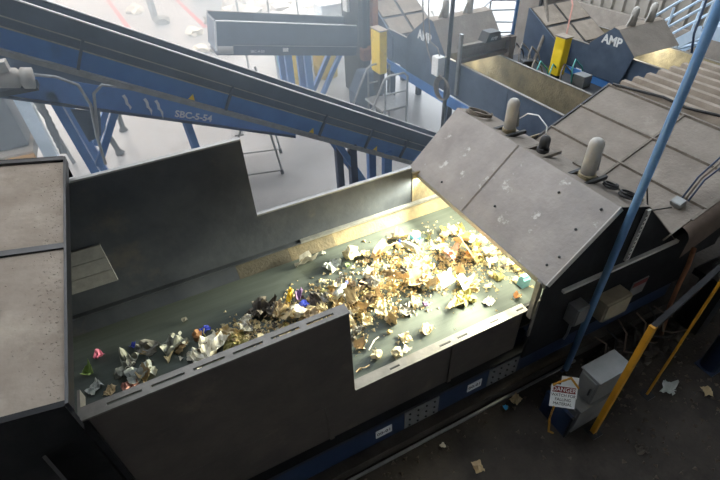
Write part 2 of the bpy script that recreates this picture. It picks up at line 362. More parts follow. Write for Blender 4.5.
# ---- ribbed transition cover behind the hood
def zt(x): return 1.37+(x-3.9)*.423
tcv = thing('transition_cover', 'large dust covered sloping cover with a grid of dark ribs', 'cover', (4.6, 2.6, 1.2))
xs = [3.86, 4.33, 4.745, 5.15]; ys = [1.15, 1.70, 2.66, 3.65]
for i in range(3):
    for j in range(1, 3):
        x0, x1 = xs[i]+.015, xs[i+1]-.015
        obj('panel', MB().slab((x1, zt(x1)), (x0, zt(x0)), .012, 'y', ys[j]+.012, ys[j+1]-.012), 'dust_grey', tcv)
for x in xs[1:]:
    obj('rib', MB().box(x-.015, x+.015, 1.70, 3.66, zt(x)-.04, zt(x)+.02), 'cable_dust', tcv)
for y_ in ys[1:]:
    obj('rib', MB().slab((5.165, zt(5.165)+.018), (3.86 if y_ > 2 else 4.16, zt(3.86 if y_ > 2 else 4.16)+.018), .05, 'y', y_-.013, y_+.013), 'cable_dust' if y_ != 3.65 else 'charcoal', tcv)
sk = []                                             # rounded near skirt of the cover
for k in range(7):
    a = k/6*PI/2; sk.append((1.70-.10*math.sin(a), -.10+.10*math.cos(a)))
b = MB(); n = len(sk)
for xx in (4.06, 4.5, 5.2):
    b.v += [(xx, p[0], zt(xx)+.01+p[1]) for p in sk]+[(xx, 1.60, zt(xx)-.30)]
n += 1
for i in range(2):
    for k in range(n-1): b.f.append((i*n+k, i*n+k+1, (i+1)*n+k+1, (i+1)*n+k))
obj('skirt', b, 'brown_rubber', tcv, smooth=True)
obj('end_web', MB().prism([(3.9, 1.3), (5.2, 1.85), (5.2, .7), (4.2, .7)], 'y', 1.80, 1.82), 'black_paint', tcv)
dk = thing('corrugated_deck', 'dusty corrugated deck above the ribbed cover strewn with pale debris', 'deck', (5.8, 2.6, 1.5))
obj('base_sheet', MB().box(5.18, 6.9, .9, 3.62, 1.86, 1.88), 'dust_grey', dk)
for i in range(7):
    x = 5.30+i*.22
    obj('corrugation', MB().prism([(x-.07, 1.88), (x+.07, 1.88), (x+.035, 1.955), (x-.035, 1.955)], 'y', .9, 3.58), 'dust_tan', dk)
jb = thing('junction_box', 'small grey cable junction box on the ribbed dusty cover', 'box', (4.22, 1.90, zt(4.22)))
Rj = Matrix.Rotation(-math.atan(.423), 4, 'Y')
obj('body', MB().cbox((4.22, 1.90, zt(4.22)+.04), (.085, .105, .055), Rj), 'grey_box', jb, bevel=.006)
obj('lid', MB().cbox((4.212, 1.90, zt(4.22)+.068), (.075, .095, .008), Rj), 'grey_box', jb)
obj('lead', MB().tube([(4.15, 1.90, zt(4.15)+.04), (4.05, 2.0, zt(4.05)+.02), (3.95, 1.97, zt(3.95)+.05), (3.6, 1.9, 1.92), (3.42, 1.86, 1.95)], .007, 6), 'cable_black', jb, smooth=True)
for i, dx in enumerate((0, .03, -.03)):
    obj('lead', MB().tube([(4.25, 1.87+dx, zt(4.25)+.07), (4.42, 1.90+dx, zt(4.42)+.16), (4.62, 1.84+dx*1.5, zt(4.6)+.35), (4.78, 1.80+dx, zt(4.8)+.62), (4.9, 1.72+dx, 2.9), (5.0, 1.65+dx, 3.6), (5.0, 1.6+dx, 8.9)], .009, 6),
        'cable_blue' if i else 'cable_dust', jb, smooth=True)
tag(obj('power_cable', MB().tube([(5.15, 3.60, 1.93), (5.20, 3.3, 1.94), (5.24, 3.0, 1.96), (5.22, 2.7, 1.95), (5.28, 2.4, 1.97), (5.34, 2.1, 1.98), (5.4, 1.7, 1.99), (5.4, 1.0, 1.99)], .016, 8), 'cable_black', smooth=True),
    'thick black cable lying across the top of the ribbed dusty cover', 'cable')

# ================================================================== NEAR SIDE POLES, CABINETS, SIGN
bp = thing('blue_pole', 'tall blue painted steel pole standing in front of the big hood', 'pole', (3.05, 1.64, 0))
obj('shaft', MB().tube([(3.05, 1.64, 0), (3.05, 1.64, 9)], .030, 12), 'blue_pole', bp, smooth=True)
obj('base_plate', MB().cbox((3.05, 1.64, .006), (.14, .03, .012)), 'blue_dark', bp)
yp = thing('yellow_square_post', 'dirty yellow square steel post with a dark rail at its top', 'post', (2.76, 1.02, 0))
obj('post', MB().box(2.738, 2.782, .998, 1.042, .01, 1.52), 'yellow_dirty', yp, bevel=.004)
obj('foot_plate', MB().box(2.70, 2.82, .96, 1.08, 0, .01), 'black_steel', yp)
obj('top_rail', MB().bar((2.76, 1.02, 1.50), (4.2, 1.25, 1.52), .04), 'black_paint', yp)
yq = thing('yellow_thin_post', 'thin dirty yellow post at the right edge of the photo', 'post', (3.52, 1.05, 0))
obj('post', MB().box(3.512, 3.53, 1.044, 1.062, .0, 1.75), 'yellow_dirty', yq)
obj('foot_plate', MB().box(3.47, 3.575, 1.0, 1.105, 0, .01), 'black_steel', yq)
bc = thing('blue_column', 'thick dark blue column foot at the lower right edge', 'column', (4.35, .98, 0))
obj('shaft', MB().tube([(4.35, .98, .012), (4.35, .98, 2.2)], .085, 16), 'blue_dark', bc, smooth=True)
obj('foot_plate', MB().box(4.255, 4.445, .885, 1.075, 0, .012), 'blue_dark', bc)
def cabinet(name, label, c, size, rz, tilt, m):
    t = thing(name, label, 'cabinet', c); R = Matrix.Rotation(rz, 4, 'Z') @ Matrix.Rotation(tilt, 4, 'X')
    cc = Vector((c[0], c[1], c[2]+size[2]/2))
    obj('body', MB().cbox(cc, size, R), m, t, bevel=.006)
    T = Matrix.Translation(cc) @ R
    obj('lid', MB().box(-size[0]/2-.012, size[0]/2+.012, -size[1]/2-.012, size[1]/2+.012, size[2]/2, size[2]/2+.018, T), m, t, bevel=.004)
    dr = obj('door', MB().box(-size[0]/2-.012, -size[0]/2, -size[1]/2+.02, size[1]/2-.02, -size[2]/2+.03, size[2]/2-.03, T), m, t, bevel=.004)
    hn = obj('handle', MB().box(-size[0]/2-.03, -size[0]/2-.012, -size[1]/2+.03, -size[1]/2+.045, -.04, .04, T), 'black_steel'); hn.parent = dr
    return t
cabinet('steel_cabinet', 'lower grey steel cabinet standing by the foot of the yellow post', (2.755, 1.19, 0), (.37, .16, .36), 0, 0, 'grey_box')
cabinet('steel_cabinet', 'upper grey steel cabinet stacked beside the danger sign', (2.86, 1.21, .385), (.37, .18, .32), 0, 0, 'grey_box')
ds = thing('danger_sign', 'white danger sign with a dark red heading on a yellow chain', 'sign', (2.45, 1.25, .4))
sx = Vector((.841, -.522, -.142)).normalized(); sy = Vector((.063, .661, .747)); sy = (sy-sx*sy.dot(sx)).normalized(); sn = sx.cross(sy)   # tilted back, hanging askew
Tn = Matrix(((sx.x, -sn.x, sy.x, 2.44), (sx.y, -sn.y, sy.y, 1.24), (sx.z, -sn.z, sy.z, .53), (0, 0, 0, 1))) @ Matrix.Scale(.88, 4)
bd = obj('board', MB().box(-.125, .125, -.004, .004, -.11, .11, Tn), 'white_paint', ds)
hg = obj('heading', MB().box(-.115, .115, -.0065, -.004, .035, .095, Tn), 'sign_red'); hg.parent = bd
xd = Tn.to_3x3() @ Vector((1, 0, 0)); yd = Tn.to_3x3() @ Vector((0, 0, 1))
text('lettering', 'DANGER', .052, Tn @ Vector((0, -.0075, .065)), xd, yd, 'white_paint', bd, False, ext=.0008)
for i, s in enumerate(('WATCH FOR', 'FALLING', 'MATERIAL')):
    text('lettering', s, .036, Tn @ Vector((0, -.0055, .008-i*.042)), xd, yd, 'ink', bd, False, ext=.0008)
obj('back_board', MB().box(-.02, .15, .03, .036, -.02, .19, Tn), 'white_paint', ds)
def chain(pts, r=.012):
    b = MB()
    for i in range(len(pts)-1):
        p, q = Vector(pts[i]), Vector(pts[i+1]); k = max(1, int((q-p).length/.022))
        for j in range(k):
            a = p.lerp(q, j/k); e = p.lerp(q, (j+1)/k); b.bar(a, e+(e-a)*.2, .010 if j % 2 else .017, .017 if j % 2 else .010)
    return b
obj('chain', chain([Tn @ Vector((-.12, -.01, .10)), Tn @ Vector((-.03, -.01, .15)), Tn @ Vector((.05, -.01, .19)), Tn @ Vector((.14, 0, .10))]), 'yellow_dirty', ds)
obj('chain', chain([Tn @ Vector((-.08, -.01, -.11)), (2.38, 1.24, .22), (2.38, 1.20, .05), (2.42, 1.18, .015)]), 'yellow_dirty', ds)
db = thing('dark_panel_board', 'dark blue board leaning on the grey cabinets behind the sign', 'board', (2.5, 1.4, 0))
obj('board', MB().cbox((2.50, 1.27, .16), (.03, .30, .32)), 'blue_dark', db)
obj('edge', MB().cbox((2.50, 1.11, .16), (.035, .02, .32)), 'black_steel', db)
eb = thing('control_box', 'small grey control box on the black panel beside the blue pole', 'box', (2.95, 1.74, .92))
obj('body', MB().box(2.85, 3.0, 1.63, 1.744, .80, 1.02), 'grey_box', eb, bevel=.006); obj('lid', MB().box(2.86, 2.99, 1.62, 1.63, .81, 1.01), 'grey_box', eb)
obj('conduit', MB().tube([(2.92, 1.69, .80), (2.92, 1.69, .6), (2.95, 1.72, .47)], .012, 8), 'galvanised', eb)
eb = thing('terminal_box', 'wide beige terminal box on the black panel right of the blue pole', 'box', (3.4, 1.74, .8))
obj('body', MB().box(3.22, 3.55, 1.60, 1.744, .68, .92), 'beige_box', eb, bevel=.008); obj('lid', MB().box(3.23, 3.54, 1.588, 1.60, .69, .91), 'beige_box', eb)
wl = thing('warning_label', 'faded warning label plate on the dark beam behind the terminal box', 'label', (4.0, 1.73, .5))
obj('plate', MB().box(3.78, 4.0, 1.735, 1.744, .60, .82), 'grey_box', wl); obj('heading', MB().box(3.79, 3.99, 1.732, 1.735, .75, .81), 'sign_red', wl)
tag(obj('red_hose', MB().tube([(4.2, 1.58, 1.22), (4.22, 1.56, 1.0), (4.17, 1.53, .8), (4.15, 1.5, .55), (4.2, 1.45, .1)], .022, 8), 'rust', smooth=True), 'dull red hose hanging from the corner of the ribbed cover', 'hose')
mo = thing('drive_motor', 'grey dirty drive motor under the curved cover skirt', 'motor', (4.65, 1.40, .6))
Rm = Matrix.Translation((4.68, 1.35, .95)) @ Matrix.Rotation(PI/2, 4, 'Y')
obj('casing', MB().lathe([(.05, -.22), (.12, -.2), (.125, .1), (.09, .13), (.09, .2), (.03, .21)], 16, Rm), 'grey_box', mo, smooth=True)
for k in range(8):
    obj('fin', MB().lathe([(.135, -.17+k*.033), (.135, -.162+k*.033)], 16, Rm), 'grey_box', mo)
obj('bracket', MB().box(4.5, 4.85, 1.25, 1.6, .74, .82), 'black_steel', mo); obj('bracket', MB().box(4.6, 4.75, 1.3, 1.55, 0, .74), 'black_steel', mo)

# ================================================================== INCLINED BLUE CONVEYOR (runs down to the right)
TH = math.atan(.557)
ic = thing('inclined_conveyor', 'long blue inclined conveyor with slate side walls descending behind the belt', 'conveyor', (1.5, 5.4, 0))
Ri = Matrix.Translation((1.0, 5.2, 1.87)) @ Matrix.Rotation(TH, 4, 'Y')     # local x runs down the slope, local z is normal to it
XA, XB = -4.6, 3.4
def ib(name, x0, x1, y0, y1, z0, z1, m, **k): return obj(name, MB().box(x0, x1, y0, y1, z0, z1, Ri), m, ic, **k)
ib('lower_chord', XA, XB, -.06, .03, -.03, .02, 'galvanised')
ib('lower_chord', XA, XB, .55, .62, -.03, .02, 'galvanised')
ib('side_frame', XA, XB, .0, .02, .02, .20, 'blue_paint'); ib('side_frame', XA, XB, .53, .55, .02, .20, 'blue_paint')
for i in range(6):
    a = XA+i*(XB-XA)/6; b_ = a+(XB-XA)/6-.0005
    ib('side_wall', a, b_, .0, .018, .20, .45, 'slate'); ib('side_wall', a, b_, .53, .55, .20, .42, 'slate')
ib('frame_seam', XA, XB, -.012, .0, .195, .207, 'galvanised'); ib('frame_seam', XA, XB, -.012, .0, .285, .295, 'galvanised')
ib('top_rim', XA, XB, -.012, .022, .45, .462, 'white_paint'); ib('top_rim', XA, XB, .526, .56, .42, .43, 'white_paint')
ib('belt', XA, XB, .03, .52, .20, .215, 'charcoal'); ib('bottom_pan', XA, XB, .02, .53, -.01, .0, 'blue_dark')
for x in (-3.2, -1.7, -.25, 1.0, 1.75, 2.4, 3.0):
    ib('stiffener', x, x+.025, -.035, .0, .02, .30, 'slate')
for x in (-.62, .9, 1.95):                                   # yellow warning triangles
    obj('warning_triangle', MB().prism([(x-.035, .025), (x+.035, .025), (x, .09)], 'y', -.006, 0), 'yellow_paint', ic).data.transform(Ri)
for yy in (5.22, 5.72):
    obj('leg', MB().box(2.86, 2.98, yy-.05, yy+.05, 0, .86), 'blue_paint', ic); obj('leg_foot', MB().box(2.80, 3.04, yy-.1, yy+.1, 0, .015), 'blue_dark', ic)
    obj('brace', MB().bar((2.15, yy, 1.21), (2.75, yy, .05), .09, .08), 'blue_paint', ic)
    obj('leg', MB().box(2.32, 2.42, yy-.05, yy+.05, 0, 1.12), 'blue_dark', ic)

# ---- lower conveyor with the SBC-5-54 lettering
TS = math.atan(.415)
sb = thing('feed_conveyor', 'dark blue conveyor trough lettered SBC-5-54 under the inclined conveyor', 'conveyor', (.3, 6.5, 0))
Rs = Matrix.Translation((.37, 6.3, 1.60)) @ Matrix.Rotation(TS, 4, 'Y')
def sbx(name, x0, x1, y0, y1, z0, z1, m, **k): return obj(name, MB().box(x0, x1, y0, y1, z0, z1, Rs), m, sb, **k)
sf = sbx('side_frame', -2.6, 1.7, 0, .04, -.07, .22, 'blue_paint'); sbx('side_frame', -2.6, 1.7, .76, .80, -.07, .22, 'blue_paint')
sbx('side_wall', -2.6, 1.7, .01, .03, .22, .5, 'slate'); sbx('belt', -2.6, 1.7, .04, .76, .20, .22, 'charcoal')
sbx('flange', -2.6, 1.7, -.03, .0, -.09, -.06, 'blue_dark')
obj('tail_drum', MB().tube([Rs @ Vector((1.7, 0, .08)), Rs @ Vector((1.7, .8, .08))], .12, 16), 'black_steel', sb, smooth=True)
xd = Rs.to_3x3() @ Vector((1, 0, 0)); zd = Rs.to_3x3() @ Vector((0, 0, 1))
text('lettering', 'SBC-5-54', .125, Rs @ Vector((.18, -.004, .01)), xd, zd, 'white_paint', sf, False, bold=.004)
obj('conduit', MB().tube([(-1.02, 6.20, 2.45), (-.8, 6.2, 2.38), (-.62, 6.2, 2.25), (-.58, 6.2, 2.0), (-.66, 6.24, 1.6), (-.70, 6.24, 1.2)], .018, 8), 'galvanised', sb, smooth=True)
obj('conduit', MB().tube([(-.66, 6.24, 1.55), (-.56, 6.22, 1.9), (-.50, 6.2, 2.12), (-.38, 6.2, 2.2), (-.1, 6.2, 2.1), (.4, 6.2, 1.9)], .018, 8), 'galvanised', sb, smooth=True)
for yy in (6.36, 7.02):
    obj('leg', MB().bar((-.95, yy, 2.2), (-.78, yy, 0.0), .12, .10), 'blue_paint', sb)
    obj('leg_foot', MB().box(-.95, -.60, yy-.12, yy+.12, 0, .015), 'blue_dark', sb)
    obj('brace', MB().bar((-.30, yy, 1.9), (-.80, yy, 1.15), .09, .08), 'blue_paint', sb)
    obj('leg', MB().bar((.44, yy, 1.5), (.52, yy, 0.0), .13, .09), 'blue_paint', sb)
obj('bracket', MB().prism([(-.82, 1.95), (-.52, 1.85), (-.62, 1.55), (-.78, 1.5)], 'y', 6.33, 6.35), 'slate', sb)
for i, x in enumerate((-.22, .0, .12)):
    z = 2.0-.42*(x+.2); jag = [(0, 0), (.035, .01), (.05, -.05), (.042, -.10), (.062, -.16), (.035, -.19-.03*i), (.03, -.14), (.008, -.11), (.015, -.05)]
    tag(obj('hanging_rag', MB().prism([(x+a, z+b_) for a, b_ in jag], 'y', 6.255, 6.262), 'white_paint'),
        '%s white scrap of film caught on the lettered blue conveyor' % ('leftmost', 'middle', 'rightmost')[i], 'film', 'white film scraps caught on the lettered conveyor')
gm = thing('gear_motor', 'pale grey gear motor at the left edge under the inclined conveyor', 'motor', (-1.25, 6.05, 2.4))
Rg = Matrix.Translation((-1.22, 6.05, 2.50)) @ Matrix.Rotation(PI/2+.2, 4, 'Y')
obj('casing', MB().lathe([(.05, -.3), (.10, -.28), (.105, .1), (.08, .12), (.11, .14), (.11, .24), (.03, .25)], 14, Rg), 'bollard_grey', gm, smooth=True)
obj('terminal_box', MB().box(-1.28, -1.15, 5.96, 6.1, 2.58, 2.68), 'bollard_grey', gm); obj('bracket', MB().box(-1.4, -1.0, 6.1, 6.3, 2.3, 2.36), 'black_steel', gm)

# ---- rolling ladder behind the low wall
rl = thing('rolling_ladder', 'grey wheeled step ladder on the bright floor behind the low wall', 'ladder', (1.5, 7.1, 0))
A = [(1.96, 7.50, .08), (1.74, 6.78, .08)]; B = [(1.05, 7.75, .08), (.85, 7.0, .08)]
for p in A:
    obj('rail', MB().tube([p, (p[0]-.18, p[1]+.05, 1.6)], .018, 8), 'galvanised', rl)
for a, b_ in zip(A, B):
    obj('base_bar', MB().tube([a, b_], .016, 8), 'galvanised', rl)
    obj('rail', MB().tube([b_, (a[0]-.22, a[1]+.05, 1.55)], .018, 8), 'galvanised', rl)
for k in range(5):
    t = (k+1)/6; p = Vector(B[0]).lerp(Vector((A[0][0]-.22, A[0][1]+.05, 1.55)), t); q = Vector(B[1]).lerp(Vector((A[1][0]-.22, A[1][1]+.05, 1.55)), t)
    obj('step', MB().bar(p, q, .14, .02), 'galvanised', rl)
for p in A+B:
    cs = obj('caster', MB().tube([(p[0]-.02, p[1], .05), (p[0]+.02, p[1], .05)], .05, 12), 'black_steel', rl)

# ================================================================== BACK CONVEYOR (top middle)
bk = thing('back_conveyor', 'dark slate conveyor trough with white rim on blue legs at the back', 'conveyor', (3, 9.2, 0))
TB = math.atan(.183)
Rb = Matrix.Translation((1.57, 9.0, 2.0)) @ Matrix.Rotation(TB, 4, 'Y')
def bx(name, x0, x1, y0, y1, z0, z1, m, **k): return obj(name, MB().box(x0, x1, y0, y1, z0, z1, Rb), m, bk, **k)
bx('side_wall', 0, 2.85, 0, .02, -.42, 0, 'slate'); bx('side_wall', 0, 2.85, .60, .62, -.4, .04, 'slate'); bx('end_wall', -.02, 0, 0, .62, -.5, 0.02, 'slate')
bx('top_rim', 0, 2.85, -.015, .025, 0, .015, 'white_paint'); bx('top_rim', -.02, 2.85, -.0+.595, .63, .04, .055, 'galvanised')
bx('end_rim', -.03, 0, 0, .62, .0, .012, 'galvanised'); bx('end_rim', -.025, .01, -.012, 0, -.5, 0, 'white_paint')
bx('belt', 0, 2.85, .02, .6, -.35, -.33, 'charcoal')
bf = bx('side_frame', .3, 2.85, -.03, .0, -.56, -.40, 'blue_dark'); bx('frame_seam', .3, 2.85, -.04, -.03, -.40, -.385, 'galvanised')
bx('bottom_pan', 0, 2.85, 0, .6, -.58, -.56, 'blue_dark')
text('lettering', 'SBC-4-50', .07, Rb @ Vector((.75, -.032, -.50)), Rb.to_3x3() @ Vector((1, 0, 0)), Rb.to_3x3() @ Vector((0, 0, 1)), 'white_paint', bf, False)
obj('label_plate', MB().box(1.25, 1.36, -.036, -.03, -.50, -.43, Rb), 'white_paint', bk)
for x in (2.75, 3.15):
    for yy in (9.05, 9.5): obj('leg', MB().box(x, x+.14, yy-.05, yy+.05, 0, 1.22), 'blue_paint', bk)
for yy in (9.05, 9.5): obj('brace', MB().bar((3.98, yy, 1.05), (3.4, yy, .1), .1, .08), 'blue_paint', bk)
hr = thing('guard_rail', 'pale tubular guard rail along the far side of the back conveyor', 'railing', (2.6, 9.9, 0))
def gz(x): return 2.14-.183*(x-1.57)
for x in (2.15, 2.75, 3.35): obj('post', MB().tube([(x, 9.68, 0), (x, 9.68, gz(x)+.6)], .02, 8), 'white_paint', hr)
for dz in (.3, .6): obj('rail', MB().tube([(2.15, 9.68, gz(2.15)+dz), (3.35, 9.68, gz(3.35)+dz)], .02, 8), 'white_paint', hr)
# dark tower at the end of the back conveyor
tw = thing('drive_tower', 'dark steel tower with an orange plate at the end of the back conveyor', 'tower', (4.55, 9.0, 0))
obj('column', MB().box(4.33, 4.58, 8.9, 9.7, 0, 2.6), 'black_steel', tw); obj('column', MB().box(4.33, 4.42, 8.72, 8.88, 0, 2.4), 'black_paint', tw)
obj('orange_plate', MB().box(4.6, 4.72, 8.80, 9.0, 1.2, 2.3), 'orange_paint', tw); obj('bearing', MB().cbox((4.45, 8.76, 1.0), (.3, .2, .25)), 'rust', tw, bevel=.03)
obj('white_cap', MB().box(4.27, 4.33, 9.3, 9.5, 1.7, 2.5), 'white_paint', tw)

# ================================================================== CROSS CONVEYORS WITH LETTERED HOODS
def cross_line(x0, x1, ya, yb, hood, names, ztop_=1.5, zb=.85, letter=.22, hw=0.):
    """conveyor along y with a scanner hood; hood = (y lower near, y ridge a, y ridge b, y back, z low, z ridge)"""
    cv = thing('cross_conveyor', names[0], 'conveyor', ((x0+x1)/2, (ya+yb)/2, 0))
    k = 0; yy = ya
    while yy < yb-.1:
        y2 = min(yb, yy+1.2)
        obj('side_wall', MB().box(x0, x0+.02, yy, y2-.008, zb+.08, ztop_), 'slate', cv); yy = y2
    obj('side_wall', MB().box(x1-.02, x1, ya, yb, zb+.05, ztop_), 'dusty_wall', cv)
    obj('wall_rim', MB().box(x0-.012, x0+.03, ya, yb, ztop_, ztop_+.012), 'lip', cv); obj('wall_rim', MB().box(x1-.03, x1+.012, ya, yb, ztop_, ztop_+.012), 'lip', cv)
    obj('belt', MB().box(x0+.03, x1-.03, ya, yb, zb+.1, zb+.12), 'belt', cv)
    obj('frame_beam', MB().box(x0-.03, x0, ya, yb, zb-.12, zb+.06), 'blue_paint', cv); obj('frame_beam', MB().box(x1, x1+.03, ya, yb, zb-.12, zb+.06), 'blue_paint', cv)
    for yl in (ya+.4, (ya+yb)/2, yb-.5):
        for xl in (x0, x1-.1): obj('leg', MB().box(xl, xl+.1, yl, yl+.1, 0, zb-.1), 'blue_dark', cv)
    yl, r1, r2, yk, zl, zr = hood; cx1 = x1; x1 = x1+hw
    h = thing('scanner_hood', names[1], 'hood', ((x0+x1)/2, (yl+yk)/2, zl))
    pr = [(yl+.12, zb+.08), (yl, zl), (r1, zr-.02), (r2, zr), (yk, zl), (yk, zb+.08)]
    epl = obj('end_plate', MB().prism(pr, 'x', x0-.05, x0-.035), 'slate', h); obj('end_plate', MB().prism([(yl, zl-.05)]+pr[1:5]+[(yk, zl-.05)], 'x', x1+.035, x1+.05), 'slate', h)
    obj('front_plate', MB().slab((yl, zl), (r1, zr-.02), .01, 'x', x0-.05, x1+.05), 'dust_grey', h)
    obj('top_plate', MB().slab((r1, zr-.02), (r2, zr), .01, 'x', x0-.05, x1+.05), 'dust_tan', h)
    obj('back_plate', MB().slab((r2, zr), (yk, zl), .01, 'x', x0-.05, x1+.05), 'dust_grey', h)
    text('lettering', 'AMP', letter, (x0-.052, (yl+yk)/2+.03, zl+.13), (0, -1, 0), (0, 0, 1), 'white_paint', epl, False, bold=.007)
    obj('lamp_bar', MB().box(x0+.1, x1-.1, yl+.3, yl+.36, zl+.02, zl+.05), 'galvanised', h)
    ld = bpy.data.lights.new('hood_lamp', 'AREA'); ld.shape = 'RECTANGLE'; ld.size = x1-x0-.2; ld.size_y = .06; ld.energy = 22; ld.color = (1, .96, .78)
    lo = bpy.data.objects.new('hood_lamp', ld); C.objects.link(lo); lo.location = ((x0+x1)/2, yl+.33, zl+.01); lo.rotation_euler = (-.5, 0, 0); lo.parent = h; lo.matrix_parent_inverse = parent_inv(h)
    return cv, h
def small_sensor(x, y_, z, label):
    t = thing('sensor_housing', label, 'sensor', (x, y_, z), 'sensor housings on the lettered hoods')
    obj('housing', MB().lathe([(.06, 0), (.06, .2), (.05, .26), (.02, .29)], 12, Matrix.Translation((x, y_, z))), 'bollard_grey', t, smooth=True)
    obj('fin', MB().prism([(x-.14, z), (x-.05, z), (x-.05, z+.2)], 'y', y_-.012, y_+.012), 'bollard_grey', t)
cross_line(4.76, 5.58, 3.72, 8.9, (6.45, 6.86, 7.03, 7.66, 1.56, 2.01), ('narrow slate conveyor with dusty tan inner wall behind the big hood', 'slate scanner hood lettered AMP beside the yellow guard in the middle'), hw=.30)
small_sensor(5.0, 6.93, 2.0, 'left sensor cone on the AMP hood behind the cable coil'); small_sensor(5.5, 6.93, 2.0, 'right sensor cone on the AMP hood behind the cable coil')
cross_line(7.5, 8.5, 3.9, 7.4, (4.985, 5.40, 5.50, 5.90, 1.44, 1.78), ('slate conveyor under the lettered hood at the upper right', 'slate scanner hood lettered AMP at the upper right before the metal wall'), 1.38, .85, .2)
small_sensor(7.8, 5.45, 1.78, 'left sensor cone on the upper right AMP hood'); small_sensor(8.25, 5.45, 1.78, 'right sensor cone on the upper right AMP hood')
# front gantry of the middle hood
ga = thing('sensor_gantry', 'dusty steel frame with a small black box before the middle hood', 'frame', (5.17, 6.4, 1.5))
obj('beam', MB().box(4.72, 5.80, 6.07, 6.15, 1.74, 1.79), 'cable_dust', ga); obj('beam', MB().box(4.72, 5.80, 6.07, 6.15, 1.52, 1.58), 'brown_rubber', ga)
obj('back_sheet', MB().box(4.74, 5.72, 6.15, 6.16, 1.58, 1.74), 'dust_grey', ga)
obj('post', MB().box(5.70, 5.80, 6.02, 6.14, 1.0, 1.79), 'brown_rubber', ga); obj('post', MB().box(4.70, 4.74, 6.04, 6.1, 1.0, 1.98), 'galvanised', ga)
sbo = obj('sensor_box', MB().prism([(5.16, 1.79), (5.48, 1.79), (5.42, 1.93), (5.22, 1.93)], 'y', 6.0, 6.2), 'charcoal', ga)
text('lettering', 'AMP', .07, (5.32, 5.998, 1.835), (1, 0, 0), (0, 0, 1), 'white_paint', sbo, False)
pole = thing('dark_pole', 'dark vertical steel pole with a coiled cable before the middle hood', 'pole', (4.6, 6.2, 0))
obj('shaft', MB().tube([(4.6, 6.2, 0), (4.6, 6.2, 9)], .035, 10), 'black_steel', pole, smooth=True)
b = MB()
for k in range(4): b.tube(arc((4.52-.02*k, 6.15, 1.12+.01*k), .17+.008*k, 0, 2*PI, 24, 'yz'), .012, 6, False)
obj('cable_coil', b, 'cable_dust', pole, smooth=True)
obj('switch_box', MB().box(4.42, 4.56, 6.22, 6.40, 1.32, 1.62), 'white_paint', pole, bevel=.01)
obj('hanging_cable', MB().tube([(4.55, 6.9, 9), (4.52, 6.9, 2.3), (4.5, 6.8, 1.9), (4.48, 6.6, 1.6), (4.5, 6.45, 1.4)], .012, 6), 'cable_dust', pole, smooth=True)
obj('hanging_cable', MB().tube([(4.6, 6.8, 9), (4.57, 6.8, 2.2), (4.54, 6.65, 1.75), (4.52, 6.4, 1.72), (4.5, 6.3, 1.62)], .010, 6), 'cable_dust', pole, smooth=True)
# ribbed covers behind the lettered hoods
def back_cover(x0, x1, y0, y1, z0, z1, label, nx, ny):
    t = thing('ribbed_cover', label, 'cover', ((x0+x1)/2, (y0+y1)/2, 0)); sl = (z1-z0)/(y1-y0)
    for i in range(nx):
        for j in range(ny):
            a, b_ = x0+(x1-x0)*i/nx+.03, x0+(x1-x0)*(i+1)/nx-.03; c, d = y0+(y1-y0)*j/ny+.03, y0+(y1-y0)*(j+1)/ny-.03
            obj('panel', MB().slab((c, z0+(c-y0)*sl), (d, z0+(d-y0)*sl), .012, 'x', a, b_), 'dust_tan', t)
    obj('rib_frame', MB().slab((y0, z0-.012), (y1, z1-.012), .006, 'x', x0, x1), 'charcoal', t)
    obj('side_web', MB().prism([(y0, z0-.45), (y0, z0), (y1, z1), (y1, z0-.45)], 'x', x0-.02, x0), 'slate', t)
    obj('leg', MB().box(x0, x0+.12, y0+.1, y0+.22, 0, z0-.3), 'blue_dark', t); obj('leg', MB().box(x1-.12, x1, y1-.3, y1-.18, 0, z0-.2), 'blue_dark', t)
back_cover(4.76, 5.75, 8.25, 9.6, 1.40, 2.1, 'tan dusty ribbed cover behind the middle AMP hood at the top edge', 2, 3)
back_cover(7.3, 8.5, 6.35, 7.35, 1.25, 1.75, 'tan dusty ribbed cover behind the upper right AMP hood', 2, 2)
# yellow guards
for (x, y0, y1, z0, z1, lb, lean) in ((4.1, 7.60, 7.94, .98, 1.74, 'yellow sheet metal guard box beside the step platform', 0), (6.5, 5.62, 5.84, 1.10, 1.72, 'yellow sheet metal guard box before the upper right ribbed cover', 0)):
    t = thing('yellow_guard', lb, 'guard', (x, (y0+y1)/2, z0))
    obj('shell', MB().box(x, x+.16, y0, y1, z0, z1), 'yellow_paint', t, bevel=.02); obj('cap', MB().box(x-.01, x+.17, y0-.01, y1+.01, z1, z1+.02), 'dust_tan', t)
    obj('bracket', MB().box(x+.02, x+.12, y0+.05, y1-.05, z0-.4, z0), 'black_steel', t); obj('bracket', MB().box(x+.04, x+.10, y0+.08, y1-.08, 0, z0-.4), 'black_steel', t)
